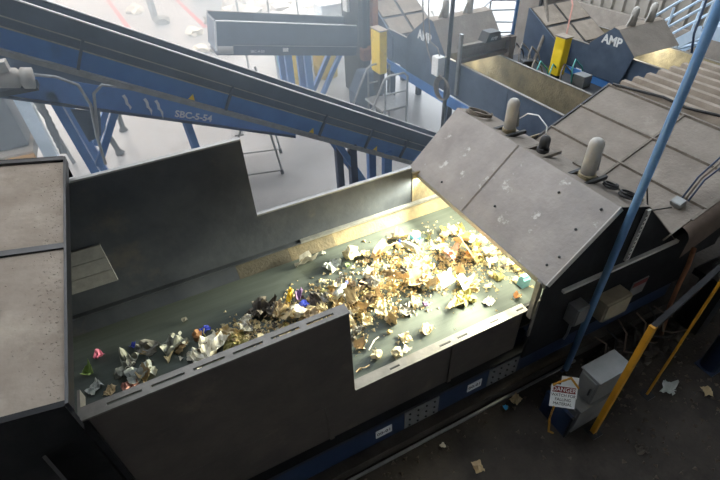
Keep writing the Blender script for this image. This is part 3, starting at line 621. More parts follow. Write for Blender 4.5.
# step platform
sp = thing('step_platform', 'grey tubular step platform with handrails below the yellow guard', 'platform', (4.2, 7.3, 0))
obj('deck', MB().box(3.85, 4.40, 7.05, 7.75, .50, .54), 'galvanised', sp)
obj('step', MB().box(3.60, 3.85, 7.1, 7.7, .24, .28), 'galvanised', sp)
for yy in (7.07, 7.73):
    obj('handrail', MB().tube([(3.35, yy, .02), (3.80, yy, .9), (3.9, yy, 1.1), (4.0, yy, 1.15), (4.3, yy, 1.15), (4.38, yy, 1.08), (4.38, yy, 0)], .02, 8), 'galvanised', sp, smooth=True)
    obj('rail', MB().tube([(3.92, yy, .0), (3.92, yy, 1.1)], .018, 8), 'galvanised', sp); obj('rail', MB().tube([(3.92, yy, .82), (4.38, yy, .82)], .016, 8), 'galvanised', sp)
tag(obj('dark_machine_base', MB().prism([(3.9, 0), (4.6, 0), (4.6, .75), (4.1, .8), (3.9, .42)], 'y', 8.3, 8.6), 'slate', bevel=.02), 'dark slate machine base behind the step platform', 'machine base')

# ---- between the cross conveyors: dusty machinery
mm = thing('valve_bank', 'dark dusty valve bank with hoses between the two lettered hoods', 'machine', (6.4, 5.6, 0))
obj('bed', MB().box(5.9, 7.1, 4.6, 7.2, .7, .95), 'black_steel', mm); obj('stand', MB().box(6.1, 6.9, 4.8, 7.0, 0, .7), 'black_paint', mm)
rd = random.Random(5)
for i in range(14):
    x, y_ = rd.uniform(5.95, 7.0), rd.uniform(4.7, 7.1); s = rd.uniform(.08, .2)
    obj('valve', MB().cbox((x, y_, .95+s/2), (s*1.2, s, s), Matrix.Rotation(rd.uniform(0, 3), 4, 'Z')), rd.choice(['charcoal', 'grey_box', 'dust_grey', 'blue_dark', 'black_steel']), mm, bevel=.01)
for i in range(9):
    x, y_ = rd.uniform(5.95, 6.8), rd.uniform(4.8, 6.8)
    obj('hose', MB().tube([(x, y_, .98), (x+.05, y_+.1, 1.2), (x+.2, y_+.2, 1.3), (x+.35, y_+.15, 1.15), (x+.4, y_+.1, .97)], .014, 6), rd.choice(['cable_black', 'cable_dust', 'teal']), mm, smooth=True)
# blue-rimmed apparatus and railing at top centre
br = thing('upper_rail_frame', 'grey tubular rail frame with a blue upright at the top centre', 'railing', (8.3, 9, 0))
for p in ((7.7, 9.3), (8.6, 8.8), (8.5, 9.9), (9.3, 9.3)): obj('post', MB().tube([(*p, 0), (*p, 1.25)], .025, 8), 'galvanised', br)
for z in (.75, 1.25): obj('rail', MB().tube([(7.7, 9.3, z), (8.6, 8.8, z), (9.3, 9.3, z), (8.5, 9.9, z), (7.7, 9.3, z)], .022, 8), 'galvanised', br)
obj('blue_upright', MB().tube([(7.0, 7.38, 0), (7.0, 7.38, 9)], .03, 8), 'blue_paint', br, smooth=True)
tag(obj('tilted_blue_chute', MB().prism([(5.9, 1.0), (6.5, 1.0), (5.6, 2.4), (5.3, 2.4)], 'y', 9.6, 10.4), 'blue_paint', bevel=.02), 'blue sloping chute behind the middle AMP hood at the top', 'chute')
tag(obj('black_bin', MB().box(6.5, 7.4, 7.7, 8.3, .0, 1.05), 'charcoal', bevel=.03), 'black rectangular bin behind the sensor gantry', 'bin')
fw_ = thing('far_tower', 'dark framed tower with grey hanging hoses before the metal wall', 'tower', (8.6, 8.1, 0))
obj('column', MB().box(8.0, 8.9, 7.75, 8.5, 0, 2.3), 'dust_grey', fw_); obj('edge', MB().box(7.96, 8.0, 7.72, 7.78, 0, 2.3), 'black_steel', fw_)
obj('hose', MB().tube([(7.7, 7.6, 4), (7.65, 7.4, 2.0), (7.6, 7.2, 1.7), (7.4, 6.9, 1.5), (7.2, 6.8, 1.2), (6.9, 6.6, 1.0)], .03, 8), 'cable_dust', fw_, smooth=True)
obj('hose', MB().tube([(7.9, 7.6, 2.2), (7.75, 6.9, 2.1), (7.6, 6.6, 1.9), (7.45, 6.45, 1.4), (7.45, 6.4, 1.0)], .014, 8), 't_rose', fw_, smooth=True)

# ---- stair by the metal wall
st = thing('steel_stair', 'pale blue steel stair with handrails against the metal wall', 'stair', (10.5, 6, 0))
SX0, SX1 = 10.0, 10.9
for x in (SX0, SX1): obj('stringer', MB().bar((x, 6.95, 0.05), (x, 5.5, 1.33), .05, .2), 'pale_blue_steel', st)
for k in range(6): obj('tread', MB().box(SX0, SX1, 6.75-.225*k-.12, 6.75-.225*k+.12, .2+.2*k, .23+.2*k), 'pale_blue_steel', st)
obj('landing', MB().box(SX0, SX1+.8, 3.6, 5.5, 1.22, 1.46), 'pale_blue_steel', st)
for x in (SX0, SX1):
    for dz in (.45, .9): obj('handrail', MB().tube([(x, 6.95, .1+dz), (x, 5.5, 1.4+dz), (x, 3.6, 1.4+dz)], .028, 8), 'pale_blue_steel', st)
    for yy, z in ((6.9, .1), (6.2, .7), (5.5, 1.4), (4.4, 1.4)): obj('baluster', MB().tube([(x, yy, z), (x, yy, z+.9)], .025, 8), 'pale_blue_steel', st)
for x in (SX0+.05, SX1-.05): obj('leg', MB().box(x-.05, x+.05, 3.7, 3.8, 0, 1.5), 'pale_blue_steel', st)
tag(obj('dark_door', MB().prism([(5.2, .5), (4.5, .5), (4.5, 1.45), (5.2, 1.45)], 'x', 12.30, 12.38), 'charcoal'), 'dark recessed panel on the metal wall beneath the stair landing', 'panel')
tag(obj('hanging_rope', MB().tube([(8.9, 5.0, 9), (8.85, 5.0, 2.2), (8.8, 4.95, 1.6), (8.75, 4.8, 1.2)], .02, 8), 'cable_blue', smooth=True), 'dark blue cord hanging beside the upper right AMP hood', 'cord')

# ---- far left: frame, lanes, heaps
lf = thing('left_frame', 'white blue steel frame with dark hoses at the far left', 'frame', (-1.9, 9, 0))
obj('column', MB().box(-1.86, -1.66, 8.9, 9.1, 0, 1.6), 'pale_blue_steel', lf); obj('column', MB().bar((-1.62, 9.1, 1.5), (-1.50, 9.1, 0), .06), 'galvanised', lf)
for i in range(5): obj('hose', MB().tube([(-1.60, 8.95, 1.55-.1*i), (-1.50, 8.9, 1.2-.12*i), (-1.58, 8.9, .8-.12*i), (-1.52, 8.95, .3)], .03, 8), 'cable_black', lf, smooth=True)
obj('machine_body', MB().box(-3.2, -1.95, 8.8, 9.6, .62, 1.7), 'charcoal', lf, bevel=.02); obj('shelf', MB().box(-3.2, -1.9, 8.6, 9.6, .45, .6), 'dust_tan', lf); obj('shelf_edge', MB().box(-3.2, -1.9, 8.55, 8.6, .42, .56), 'yellow_dirty', lf); obj('leg', MB().box(-3.0, -2.85, 8.8, 9.4, 0, .45), 'black_steel', lf)
fs = thing('far_support', 'dark splayed support leg on the bright floor behind the lettered conveyor', 'support', (-.7, 9.0, 0))
obj('leg', MB().tube([(-.95, 8.95, 1.6), (-.72, 9.0, .1), (-.70, 9.0, .015)], [.05, .05, .09], 8), 'black_steel', fs); obj('leg', MB().tube([(-.45, 9.9, 1.5), (-.55, 10.0, .1), (-.55, 10.0, .015)], [.05, .05, .09], 8), 'black_steel', fs)
obj('cross_bar', MB().bar((-.95, 8.95, 1.55), (-.45, 9.9, 1.45), .06), 'black_steel', fs)
for i, (p, q) in enumerate((((-.1, 24), (.35, 17.5)), ((2.3, 24), (2.55, 16.6)))):
    o = struct('trim_%d' % (i+2), MB().bar((*p, .004), (*q, .004), .14, .008), 'floor_line')
tag(obj('thin_post', MB().tube([(1.25, 18.6, 0), (1.15, 18.6, 4)], .12, 8), 'grey_box'), 'grey thin post standing on the far bright floor', 'post')
tag(obj('far_skip', MB().prism([(2.9, .9), (5.2, .9), (4.9, 0), (3.2, 0)], 'y', 20.5, 22), 'slate', bevel=.03), 'dark skip on the far bright floor at the top edge', 'skip')
tag(obj('far_box', MB().prism([(5.4, .8), (6.4, .8), (6.3, 0), (5.5, 0)], 'y', 20.3, 21.2), 'rust', bevel=.03), 'rusty red box beside the far skip at the top edge', 'box')
rd = random.Random(11)
def lump(rd, c, s, flat=.6, sub_=2, rough=.35):
    bm = bmesh.new(); bmesh.ops.create_icosphere(bm, subdivisions=sub_, radius=1)
    off = Vector((rd.uniform(-50, 50), rd.uniform(-50, 50), rd.uniform(-50, 50)))
    for v in bm.verts:
        k = 1+rough*noise.noise(v.co*1.6+off)*2+rd.uniform(-.12, .12); v.co = Vector((v.co.x*k*s, v.co.y*k*s, v.co.z*k*s*flat))
    vs = [v.co+Vector(c) for v in bm.verts]; fs = [tuple(v.index for v in f.verts) for f in bm.faces]; bm.free()
    return vs, fs
for i, (x, y_, s) in enumerate(((1.9, 14.2, .22), (2.25, 14.0, .15), (2.6, 14.0, .2), (2.1, 16, .25), (2.9, 17, .3), (1.4, 18.0, .25), (.75, 20, .3), (3.4, 15.2, .35), (3.9, 13.8, .3))):
    vs, fs_ = lump(rd, (x, y_, s*.35), s); tag(obj('litter_lump', MB().add(vs, fs_), 't_grey' if i % 3 else 't_white'), 'small lump of litter on the far bright floor', 'litter', 'litter lumps on the far floor')
hp = MB()
for i in range(120):
    x, y_ = rd.uniform(3.6, 9.5), rd.uniform(13, 19); s = rd.uniform(.15, .5); vs, fs_ = lump(rd, (x, y_, s*.4), s, .7, 1); hp.add(vs, fs_)
tag(obj('waste_heap', hp, 'pile_white'), 'bright heap of loose waste far behind the back conveyor', 'heap', kind='stuff')
for i, (x, y_, w_, h_, m, nm, lb) in enumerate(((3.6, 11.6, .5, 1.0, 'teal', 'waste_bin', 'teal bin behind the guard rail at the back'), (4.4, 11.8, .6, 1.0, 'pale_blue_steel', 'waste_bin', 'pale blue bin behind the guard rail at the back'),
                                             (5.3, 12.2, 1.1, 1.2, 'white_paint', 'waste_bin', 'white bin behind the back conveyor near the dark tower'), (6.3, 12.2, .35, 1.2, 'red_paint', 'waste_bin', 'red bin behind the dark tower at the top edge'))):
    t = thing(nm, lb, 'bin', (x, y_, 0)); obj('body', MB().prism([(x-w_*.42, 0), (x+w_*.42, 0), (x+w_*.5, h_), (x-w_*.5, h_)], 'y', y_-.3, y_+.3), m, t, bevel=.03); obj('lid', MB().box(x-w_*.53, x+w_*.53, y_-.33, y_+.33, h_, h_+.06), m, t, bevel=.02)
for i, (x, lean) in enumerate(((2.9, .1), (3.62, -.12))):
    t = thing('yellow_drum', 'yellow drum %s under the back conveyor' % ('left' if i == 0 else 'right'), 'drum', (x+.6, 10.6, 0))
    obj('body', MB().lathe([(.28, 0), (.29, .3), (.30, .32), (.29, .34), (.29, .6), (.30, .62), (.28, .85)], 18, Matrix.Translation((x+.6, 10.6, 0))), 'yellow_paint', t, smooth=True); obj('lid', MB().lathe([(.25, .85), (.24, .87)], 18, Matrix.Translation((x+.6, 10.6, 0))), 'yellow_dirty', t)

# ================================================================== WASTE ON THE BELT
rd = random.Random(77)
def sheet(seed, w, h, amp, n=7, fold=0., thick=0.004, torn=.18):
    r = random.Random(seed); off = Vector((r.uniform(0, 90), r.uniform(0, 90), r.uniform(0, 90))); top = []
    cx, cy, a0 = r.uniform(-.2, .2), r.uniform(-.2, .2), r.uniform(0, 3)
    for j in range(n):
        for i in range(n):
            u, v = i/(n-1)-.5, j/(n-1)-.5
            e = 1-torn*abs(noise.noise(Vector((math.atan2(v, u)*1.7, seed*.37, 0))))*2*(2*max(abs(u), abs(v)))
            x, y_ = u*e, v*e; p = Vector((x*2.6, y_*2.6, 0))+off
            z = amp*(abs(noise.noise(p))*1.6+.5*abs(noise.noise(p*2.3)))+fold*abs((x-cx)*math.cos(a0)+(y_-cy)*math.sin(a0))
            top.append(Vector((x*w, y_*h, z)))
    z0 = min(v.z for v in top); top = [v-Vector((0, 0, z0-thick)) for v in top]
    vs = top+[v-Vector((0, 0, thick)) for v in top]; N = n*n; fs = []
    for j in range(n-1):
        for i in range(n-1):
            a = j*n+i; fs += [(a, a+1, a+n+1), (a, a+n+1, a+n), (N+a, N+a+n+1, N+a+1), (N+a, N+a+n, N+a+n+1)]
    rim = [i for i in range(n)]+[j*n+n-1 for j in range(1, n)]+[(n-1)*n+i for i in range(n-2, -1, -1)]+[j*n for j in range(n-2, 0, -1)]
    for k in range(len(rim)): a, b_ = rim[k], rim[(k+1) % len(rim)]; fs.append((a, N+a, N+b_, b_))
    return MB().add(vs, fs)
def ball(seed, s, flat):
    r = random.Random(seed); vs, fs = lump(r, (0, 0, 0), s, flat, 2, .45); z0 = min(v.z for v in vs)
    return MB().add([v-Vector((0, 0, z0)) for v in vs], fs)
def stick(seed, l):
    r = random.Random(seed); p = [Vector((l*(i/3-.5), r.uniform(-.03, .03), .008+r.uniform(0, .03))) for i in range(4)]
    return MB().tube(p, .006, 5)
def bottle(s):
    return MB().lathe([(.004*s, 0), (.035*s, .0), (.037*s, .05*s), (.032*s, .08*s), (.037*s, .11*s), (.034*s, .15*s), (.014*s, .185*s), (.013*s, .20*s)], 10, Matrix.Translation((0, 0, .036*s)) @ Matrix.Rotation(PI/2, 4, 'Y'))
def carton(s): return MB().add([(-.05*s, -.035*s, 0), (.05*s, -.035*s, 0), (.05*s, .035*s, 0), (-.05*s, .035*s, 0), (-.05*s, -.035*s, .07*s), (.05*s, -.035*s, .065*s), (.05*s, .035*s, .07*s), (-.05*s, .035*s, .062*s), (-.05*s, 0, .095*s), (.05*s, 0, .09*s)],
                               [(3, 2, 1, 0), (0, 1, 5, 4), (2, 3, 7, 6), (4, 5, 9, 8), (6, 7, 8, 9), (1, 2, 6, 9, 5), (3, 0, 4, 8, 7)])
cache = {}
def piece_mesh(kind, m, var):
    key = (kind, m, var)
    if key not in cache:
        sd = var*13+7*len(kind)
        mb = {'paper': lambda: sheet(sd, .15, .12, .055), 'film': lambda: sheet(sd, .24, .17, .10, 8, 0, .003, .3), 'card': lambda: sheet(sd, .20, .15, .02, 6, .25, .007, .25),
              'wad': lambda: ball(sd, .055, .65), 'flake': lambda: sheet(sd, .07, .06, .02, 5, .1, .004, .35), 'stick': lambda: stick(sd, .16)}[kind]()
        me = mb.mesh(kind); me.materials.append(M[m]); cache[key] = me
    return cache[key]
NAMES = {'paper': ('paper_scrap', 'crumpled paper scrap', 'paper'), 'film': ('plastic_film', 'crumpled plastic film', 'plastic film'), 'card': ('cardboard_scrap', 'bent cardboard scrap', 'cardboard'),
         'wad': ('paper_wad', 'balled up paper wad', 'paper'), 'flake': ('waste_flake', 'small torn flake of waste', 'waste'), 'stick': ('thin_stick', 'thin stick', 'stick')}
CN = {'t_cream': 'cream', 't_white': 'white', 't_tan': 'tan', 't_brown': 'brown', 't_olive': 'olive green', 't_grey': 'grey', 't_dark': 'dark', 't_ochre': 'ochre', 't_kraft': 'kraft brown', 't_film': 'clear grey', 't_palegreen': 'pale green', 't_orange': 'orange', 't_rose': 'rose'}
def place(kind, m, var, x, y_, z, s, rot, tilt=(0, 0), label=None, group=None, cat=None, name=None):
    n, l, c = NAMES[kind]
    o = bpy.data.objects.new(name or n, piece_mesh(kind, m, var)); C.objects.link(o)
    o.location = (x, y_, z); o.rotation_euler = (tilt[0], tilt[1], rot); o.scale = (s if isinstance(s, tuple) else (s, s, s))
    return tag(o, label, cat or c, group)
# single pieces one can pick out
U = [('card', 't_grey', 3, .96, 3.37, 1.1, .3, 'grey triangular card scrap lying alone near the far skirt'),
     ('flake', 't_white', 1, 1.17, 3.44, .7, .9, 'tiny white scrap lying alone near the far skirt'),
     ('film', 't_film', 2, 1.18, 3.22, .75, .5, 'clear grey plastic film lying alone on the dark belt'),
     ('wad', 't_cream', 4, 1.40, 3.26, 1.5, .2, 'large cream paper wad apart from the heap on its far side'),
     ('paper', 't_cream', 5, 1.55, 3.23, .8, .9, 'cream paper tail beside the large cream wad'),
     ('flake', 't_green', 2, 1.32, 3.15, .9, .2, 'bright green scrap below the large cream wad'),
     ('card', 't_grey', 6, 1.90, 3.27, .8, 1.2, 'grey brown cone shaped scrap at the far edge of the heap'),
     ('paper', 't_yellow', 7, .64, 2.99, (1.25, .45, 1), 1.05, 'bright yellow strip sticking out of the heap'),
     ('paper', 't_purple', 8, .72, 2.95, (1.1, .5, 1.2), 1.0, 'dull purple strip beside the yellow strip'),
     ('wad', 't_blue', 9, .72, 2.83, .7, .3, 'small blue wad at the near edge of the heap by the tall wall'),
     ('paper', 't_blue', 10, -.15, 3.02, .62, .4, 'violet blue crumpled scrap at the back of the white bag'),
     ('film', 't_white', 11, -.12, 2.80, 1.15, .7, 'white crumpled plastic bag near the slotted lip'),
     ('film', 't_white', 4, -.26, 2.72, .8, 1.9, 'white bag end hanging toward the slotted lip'),
     ('film', 't_olive', 12, .05, 2.74, .9, .1, 'yellow green film beside the white bag'),
     ('wad', 't_orange', 3, -.22, 2.97, .8, .6, 'orange brown wad left of the white bag'),
     ('flake', 't_pink', 4, -1.01, 3.16, 1.1, .8, 'small pink scrap at the left end of the belt'),
     ('flake', 't_green', 6, -1.10, 3.02, 1.3, .1, 'lime green scrap beside the left cover edge'),
     ('paper', 't_grey', 7, -.62, 3.05, 1.3, 2.4, 'grey brown bird shaped flap of card at the left of the belt'),
     ('flake', 't_blue', 5, -.74, 3.13, .8, 2.4, 'blue printed corner of the grey card flap'),
     ('film', 't_palegreen', 8, -.42, 2.97, .95, .3, 'pale green film trailing from the grey card flap'),
     ('flake', 't_cream', 3, -.48, 2.86, 1.2, .5, 'cream scrap under the trailing pale green film'),
     ('film', 't_palegreen', 9, -.80, 2.93, .95, 1.2, 'pale green crumpled bag at the left end of the belt'),
     ('film', 't_film', 10, -.70, 2.80, 1.0, .2, 'long clear grey bag near the slotted lip at the left'),
     ('paper', 't_film', 6, -1.06, 2.84, .8, .6, 'silver wrapper in the left corner of the belt'),
     ('paper', 't_tan', 12, -.95, 2.76, .7, 1.1, 'tan scrap in the left corner by the slotted lip'),
     ('paper', 't_rose', 9, -.80, 2.72, .85, .3, 'rose tan scrap by the slotted lip at the left'),
     ('flake', 't_grey', 7, -.29, 3.21, .8, .3, 'tiny grey scrap lying alone on the dark belt'),
     ('card', 't_kraft', 2, 1.72, 3.12, 1.3, .6, 'torn kraft cardboard leaning on the far side of the heap'),
     ('card', 't_kraft', 5, 1.80, 2.62, (1.45, 1.3, .6), .1, 'large bent kraft cardboard piece in the middle of the heap'),
     ('card', 't_rose', 8, 2.22, 2.72, 1.1, .8, 'rose tan folded card in the lit heap'),
     ('card', 't_tan', 9, 2.45, 2.66, 1.1, 1.8, 'tan rounded card piece near the hood edge'),
     ('wad', 't_white', 6, 2.52, 3.08, 1.0, .4, 'white cup shaped wad at the far lit end of the heap'),
     ('paper', 't_white', 3, 2.60, 2.98, .9, .4, 'white paper piece under the hood edge'),
     ('card', 't_white', 4, 2.02, 2.42, 1.0, .2, 'white square card at the near side of the lit heap'),
     ('card', 't_white', 1, 2.18, 2.38, .9, .5, 'second white square card beside the first at the near side'),
     ('wad', 't_cream', 1, 1.21, 1.99, .85, .3, 'cream wad lying alone close to the low slotted lip'),
     ('wad', 't_cream', 2, 1.06, 2.06, .85, 1.3, 'cream wad lying alone left of the other near the low lip'),
     ('flake', 't_white', 5, 1.30, 1.97, 1.3, .7, 'white triangular scrap touching the low slotted lip'),
     ('paper', 't_cream', 2, 1.36, 2.10, .8, 1.4, 'cream crooked scrap alone on the near belt'),
     ('wad', 't_ochre', 5, 1.27, 2.22, .4, .4, 'tiny ochre ball on the near belt'),
     ('paper', 't_cream', 8, 1.57, 2.09, .85, .3, 'cream torn paper on the near lit belt'),
     ('stick', 't_white', 1, 1.10, 2.17, 1.0, .45, 'thin white stick on the near belt'),
     ('stick', 't_kraft', 2, .90, 2.0, .8, .1, 'brown twig beside the end of the tall wall'),
     ('flake', 't_orange', 7, 2.5, 2.02, 1.2, .5, 'orange scrap by the slotted lip under the hood'),
     ('film', 't_dark', 5, .90, 2.30, .8, .7, 'dark crumpled film beside the end of the tall wall'),
     ('paper', 't_film', 1, .93, 2.35, .8, .7, 'silver grey film beside the dark film'),
     ('film', 't_dark', 3, .37, 3.0, 1.15, .5, 'dark brown crumpled sheet bridging the heap left of the yellow strip'),
     ('wad', 't_white', 9, .62, 2.76, 1.2, .6, 'white crumpled bag near the tall slotted lip'),
     ('film', 't_olive', 2, 2.05, 2.24, .8, .6, 'olive yellow film on the near side of the lit heap'),
     ('wad', 't_olive', 5, 2.12, 2.18, .7, .9, 'olive yellow wad on the near side of the lit heap'),
     ('paper', 't_white', 7, 2.24, 2.10, .75, .3, 'white paper at the nearest edge of the lit heap'),
     ('card', 't_cream', 2, 1.93, 2.18, .75, .3, 'flat cream card on the lit belt beside the olive film'),
     ('wad', 't_purple', 2, 1.72, 2.34, .5, .3, 'small violet wad on the near side of the heap')]
for k, m, v, x, y_, s, ro, lb in U:
    z = 1.002
    if .5 < x < 2.4 and 2.4 < y_ < 3.1 and 'alone' not in lb: z = 1.05
    place(k, m, v, x, y_, z, s, ro, label=lb)
for k, m, v, xl, lb in (('paper', 't_tan', 3, 1.30, 'tan scrap riding on the inclined blue conveyor'), ('wad', 't_orange', 4, 1.52, 'brown scrap riding on the inclined blue conveyor'), ('paper', 't_white', 6, 2.25, 'white scrap low on the inclined blue conveyor')):
    p = Ri @ Vector((xl, .36, .218)); o = place(k, m, v, p.x, p.y, p.z, 1.5, 1.0, (0, TH), label=lb)
ct = thing('blue_carton', 'sky blue carton standing up in the far side of the heap', 'carton', (2.12, 3.17, 1.003)); mb = carton(1.0); mb.v = [(v[0]*.9+2.12, v[1]+3.17, v[2]+1.003) for v in mb.v]; obj('body', mb, 't_sky', ct); obj('top', MB().box(2.07, 2.17, 3.14, 3.20, 1.095, 1.105), 't_kraft', ct)
ct = thing('cyan_carton', 'pale cyan carton at the lit end by the hood corner', 'carton', (2.69, 2.12, 1.003)); mb = carton(1.05); mb.v = [(v[0]*.8+2.66, v[1]+2.12, v[2]*1.3+1.003) for v in mb.v]; obj('body', mb, 't_cyan', ct); obj('top', MB().box(2.62, 2.70, 2.10, 2.14, 1.125, 1.135), 't_cyan', ct)
for x, y_, a, m, lb in ((1.0, 2.75, .6, 't_film', 'crushed clear bottle in the dark side of the heap'), (2.0, 2.95, 2.0, 't_palegreen', 'crushed pale green bottle in the lit heap')):
    t = thing('crushed_bottle', lb, 'bottle', (x, y_, 1.06)); mb = bottle(1.0); R = Matrix.Translation((x, y_, 1.06)) @ Matrix.Rotation(a, 4, 'Z'); mb.v = [tuple(R @ Vector(v)) for v in mb.v]; obj('body', mb, m, t, smooth=True)
    c = MB().lathe([(.016, .195), (.016, .218)], 10, Matrix.Translation((0, 0, .036)) @ Matrix.Rotation(PI/2, 4, 'Y')); c.v = [tuple(R @ Vector(v)) for v in c.v]; obj('cap', c, 't_blue', t)
# the heap: (x, y low, y high, weight)
ST = [(-1.15, 2.72, 2.95, .12), (-.75, 2.70, 3.0, .2), (-.2, 2.66, 2.98, .35), (.15, 2.62, 3.02, .8), (.5, 2.58, 3.02, 1.0), (.8, 2.30, 3.05, 1.4), (1.0, 2.22, 3.08, 1.5), (1.3, 2.34, 3.08, 1.6), (1.6, 2.34, 3.18, 1.6), (1.9, 2.32, 3.25, 1.6), (2.2, 2.30, 3.20, 1.6), (2.5, 2.26, 3.15, 1.6), (2.8, 2.1, 2.95, 1.4)]
def at_station(x):
    for a, b_ in zip(ST, ST[1:]):
        if a[0] <= x <= b_[0]:
            t = (x-a[0])/(b_[0]-a[0]); return [a[i]+(b_[i]-a[i])*t for i in range(1, 4)]
    return None
KINDS = [('paper', 't_cream', 26), ('wad', 't_cream', 14), ('flake', 't_cream', 30), ('paper', 't_white', 16), ('flake', 't_white', 20), ('film', 't_white', 4), ('paper', 't_tan', 22), ('flake', 't_tan', 26), ('card', 't_tan', 8),
         ('card', 't_kraft', 12), ('flake', 't_kraft', 18), ('paper', 't_ochre', 14), ('flake', 't_ochre', 14), ('wad', 't_olive', 6), ('paper', 't_olive', 8), ('paper', 't_brown', 10), ('flake', 't_brown', 12), ('paper', 't_grey', 10), ('film', 't_dark', 5), ('flake', 't_dark', 14), ('stick', 't_kraft', 12), ('stick', 't_olive', 8)]
HEAP = []
for kind, m, cnt in KINDS:
    n, l, c = NAMES[kind]
    lb = '%s %s in the mixed waste heap on the belt' % (CN[m], l); gr = '%s %ss in the heap' % (CN[m], l)
    i = 0
    while i < cnt:
        x = rd.uniform(-1.1, 2.78); q = at_station(x)
        if rd.random() > q[2]/1.6: continue
        if m in ('t_dark', 't_brown', 't_grey') and x > 1.9 and rd.random() < .7: continue
        if m in ('t_white', 't_cream', 't_ochre') and x < .5 and rd.random() < .5: continue
        mid = (q[0]+q[1])/2; hw = (q[1]-q[0])/2; t = rd.gauss(0, .62 if x < 1.7 else .9)
        if abs(t) > 1.1: continue
        y_ = mid+t*hw; core = max(0, 1-abs(t))*min(q[2], 1.5)
        z = 1.002+rd.random()*.10*core
        if y_ < 1.98: continue
        s = rd.uniform(.45, .95)*(1.0 if kind != 'film' else .8)
        HEAP.append((place(kind, m, rd.randrange(1, 9), x, y_, z, s, rd.uniform(0, 6.28), (rd.gauss(0, .3), rd.gauss(0, .3)), lb, gr), CN[m], l, t, s))
        i += 1
ZN = ((-.35, 'at the dark left end of the belt'), (.3, 'near the white bag'), (.75, 'near the yellow strip'), (1.15, 'beside the tall wall end'), (1.6, 'in the dense middle of the heap'), (2.0, 'around the big kraft cardboard'), (2.4, 'in the bright lit heap'), (9, 'close under the hood edge'))
byl = {}
for o, cn, l, t, s in HEAP:
    zn = next(q for lim, q in ZN if o.location.x < lim); sd = 'far side' if t > .33 else 'near side' if t < -.33 else 'mid stream'
    byl.setdefault('%s %s %s, %s' % (cn, l, zn, sd), []).append((s, o))
for lb, li in byl.items():
    li.sort(key=lambda q: q[0])
    for k, (s, o) in enumerate(li):
        o['label'] = lb if len(li) == 1 else (('smaller ' if k == 0 else 'larger ')+lb if len(li) == 2 else lb)
fines = MB(); fines2 = MB()
for i in range(3200):
    x = rd.uniform(-.2, 2.8); q = at_station(x)
    if rd.random() > q[2]/1.6: continue
    t = rd.gauss(0, .55); y_ = (q[0]+q[1])/2+t*(q[1]-q[0])/2
    if y_ < 1.96 or y_ > 3.45: continue
    s = rd.uniform(.006, .026); a = rd.uniform(0, 6)
    p = Vector((x, y_, 1.001)); (fines if i % 2 else fines2).add([p+Vector((s*math.cos(a), s*math.sin(a), 0)), p+Vector((s*math.cos(a+2), s*math.sin(a+2), 0)), p+Vector((s*math.cos(a+4), s*math.sin(a+4), 0)), p+Vector((0, 0, s*.8))], [(0, 1, 2), (0, 1, 3), (1, 2, 3), (2, 0, 3)])
tag(obj('waste_fines', fines, 't_tan'), 'fine tan crumbs of waste scattered around the heap on the belt', 'crumbs', kind='stuff')
tag(obj('paper_fines', fines2, 't_cream'), 'fine cream paper crumbs scattered around the heap on the belt', 'crumbs', kind='stuff')

# ---- litter on the near floor
FL = [(1.45, 1.55, 'flake', 't_white', 'small white scrap against the rail under the blue beam'), (1.62, 1.25, 'paper', 't_kraft', 'brown crumpled scrap on the dark dirt floor'), (1.62, .80, 'flake', 't_white', 'bright white scrap on the dark floor near the bottom edge'),
      (1.78, .78, 'flake', 't_grey', 'grey scrap beside the bright white scrap on the floor'), (.72, 1.32, 'flake', 't_white', 'tiny white dot of litter below the numbered label'), (2.35, 1.6, 'paper', 't_tan', 'tan scrap beside the rail near the sign'),
      (2.20, 1.58, 'flake', 't_sky', 'blue scrap on the floor by the rail'), (3.0, .70, 'paper', 't_dark', 'dark scrap on the floor right of the yellow post'), (4.05, .80, 'paper', 't_tan', 'tan scrap at the foot of the blue column'), (4.2, .65, 'flake', 't_white', 'white scrap at the lower right edge'), (3.75, 1.0, 'film', 't_film', 'shiny film beside the blue column foot')]
for i, (x, y_, k, m, lb) in enumerate(FL): place(k, m, 1+i % 8, x, y_, .003, .75 if k != 'flake' else .8, i*1.3, label=lb)
dirt = MB()
for i in range(900):
    x, y_ = rd.uniform(.2, 5.5), rd.uniform(.3, 1.66)
    if rd.random() > .25+.75*(x > 2.9 or y_ > 1.5): continue
    s = rd.uniform(.006, .028); a = rd.uniform(0, 6); p = Vector((x, y_, .0))
    dirt.add([p+Vector((s*math.cos(a), s*math.sin(a), 0)), p+Vector((s*math.cos(a+2), s*math.sin(a+2), 0)), p+Vector((s*math.cos(a+4), s*math.sin(a+4), 0)), p+Vector((0, 0, s))], [(0, 1, 2), (0, 1, 3), (1, 2, 3), (2, 0, 3)])
tag(obj('floor_dirt', dirt, 'crumb'), 'loose dirt and crumbs strewn over the dark near floor', 'dirt', kind='stuff')
pile = MB()
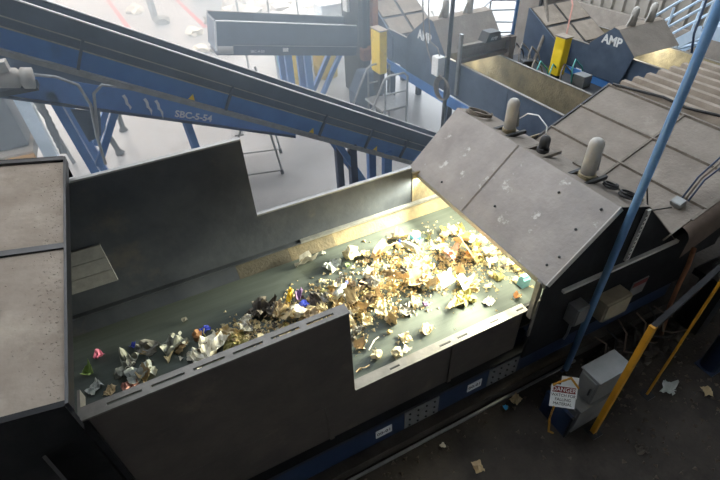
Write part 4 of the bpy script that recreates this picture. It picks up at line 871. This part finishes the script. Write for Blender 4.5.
for i in range(150):
    x, y_ = rd.gauss(3.75, .4), rd.gauss(1.45, .1); s = rd.uniform(.03, .09)
    if x < 3.25 or y_ > 1.6: continue
    vs, fs_ = lump(rd, (x, y_, s*.4+max(0, .12-abs(x-3.75)*.15)*rd.random()), s, .6, 1); pile.add(vs, fs_)
tag(obj('dirt_heap', pile, 'dirt_floor_shaded'), 'dark heap of fallen dirt below the terminal box', 'heap', kind='stuff')
for i in range(7):
    x = 3.2+i*.14
    tag(obj('loose_wire', MB().tube([(x, 1.58, .5+.05*(i % 3)), (x+.1, 1.5, .42), (x+.05, 1.42, .25), (x+.25, 1.4, .12), (x+.5, 1.38, .05)], .009, 6), 'cable_black' if i % 2 else 'brown_rubber', smooth=True), 'loose dark wire in the tangle below the terminal box', 'wire', 'wires tangled below the terminal box')
# lumps of dust on the covers
dl = MB()
for i in range(700):
    if i < 420:
        x, y_ = -.68-abs(rd.gauss(0, .06 if i < 260 else .3)), rd.uniform(1.5, 3.64); z = zc(x)
    else:
        x, y_ = rd.uniform(4.0, 5.1), rd.uniform(1.75, 3.6); z = zt(x)+.003
    s = rd.uniform(.003, .010); a = rd.uniform(0, 6); p = Vector((x, y_, z))
    dl.add([p+Vector((s*math.cos(a), s*math.sin(a), 0)), p+Vector((s*math.cos(a+2), s*math.sin(a+2), 0)), p+Vector((s*math.cos(a+4), s*math.sin(a+4), 0)), p+Vector((0, 0, s*.4))], [(0, 1, 2), (0, 1, 3), (1, 2, 3), (2, 0, 3)])
tag(obj('dust_clumps', dl, 'dust_tan'), 'small clumps of dust lying on the steel covers', 'dust', kind='stuff')

# haze volume added for the lens glare over the bright part of the hall
hz = MB().box(-4.9, 4.3, 3.9, 40, .02, 8.9)
hm = bpy.data.materials.new('haze'); hm.use_nodes = True; nt = hm.node_tree; nt.nodes.remove(nt.nodes['Principled BSDF'])
vs_ = nt.nodes.new('ShaderNodeVolumeScatter'); vs_.inputs['Density'].default_value = .085; vs_.inputs['Color'].default_value = (.70, .86, 1, 1); vs_.inputs['Anisotropy'].default_value = .3
nt.links.new(vs_.outputs[0], nt.nodes['Material Output'].inputs['Volume']); M['haze'] = hm
tag(obj('glare_haze', hz, 'haze'), 'pale haze volume added for lens glare in the bright back of the hall', 'haze', kind='stuff')
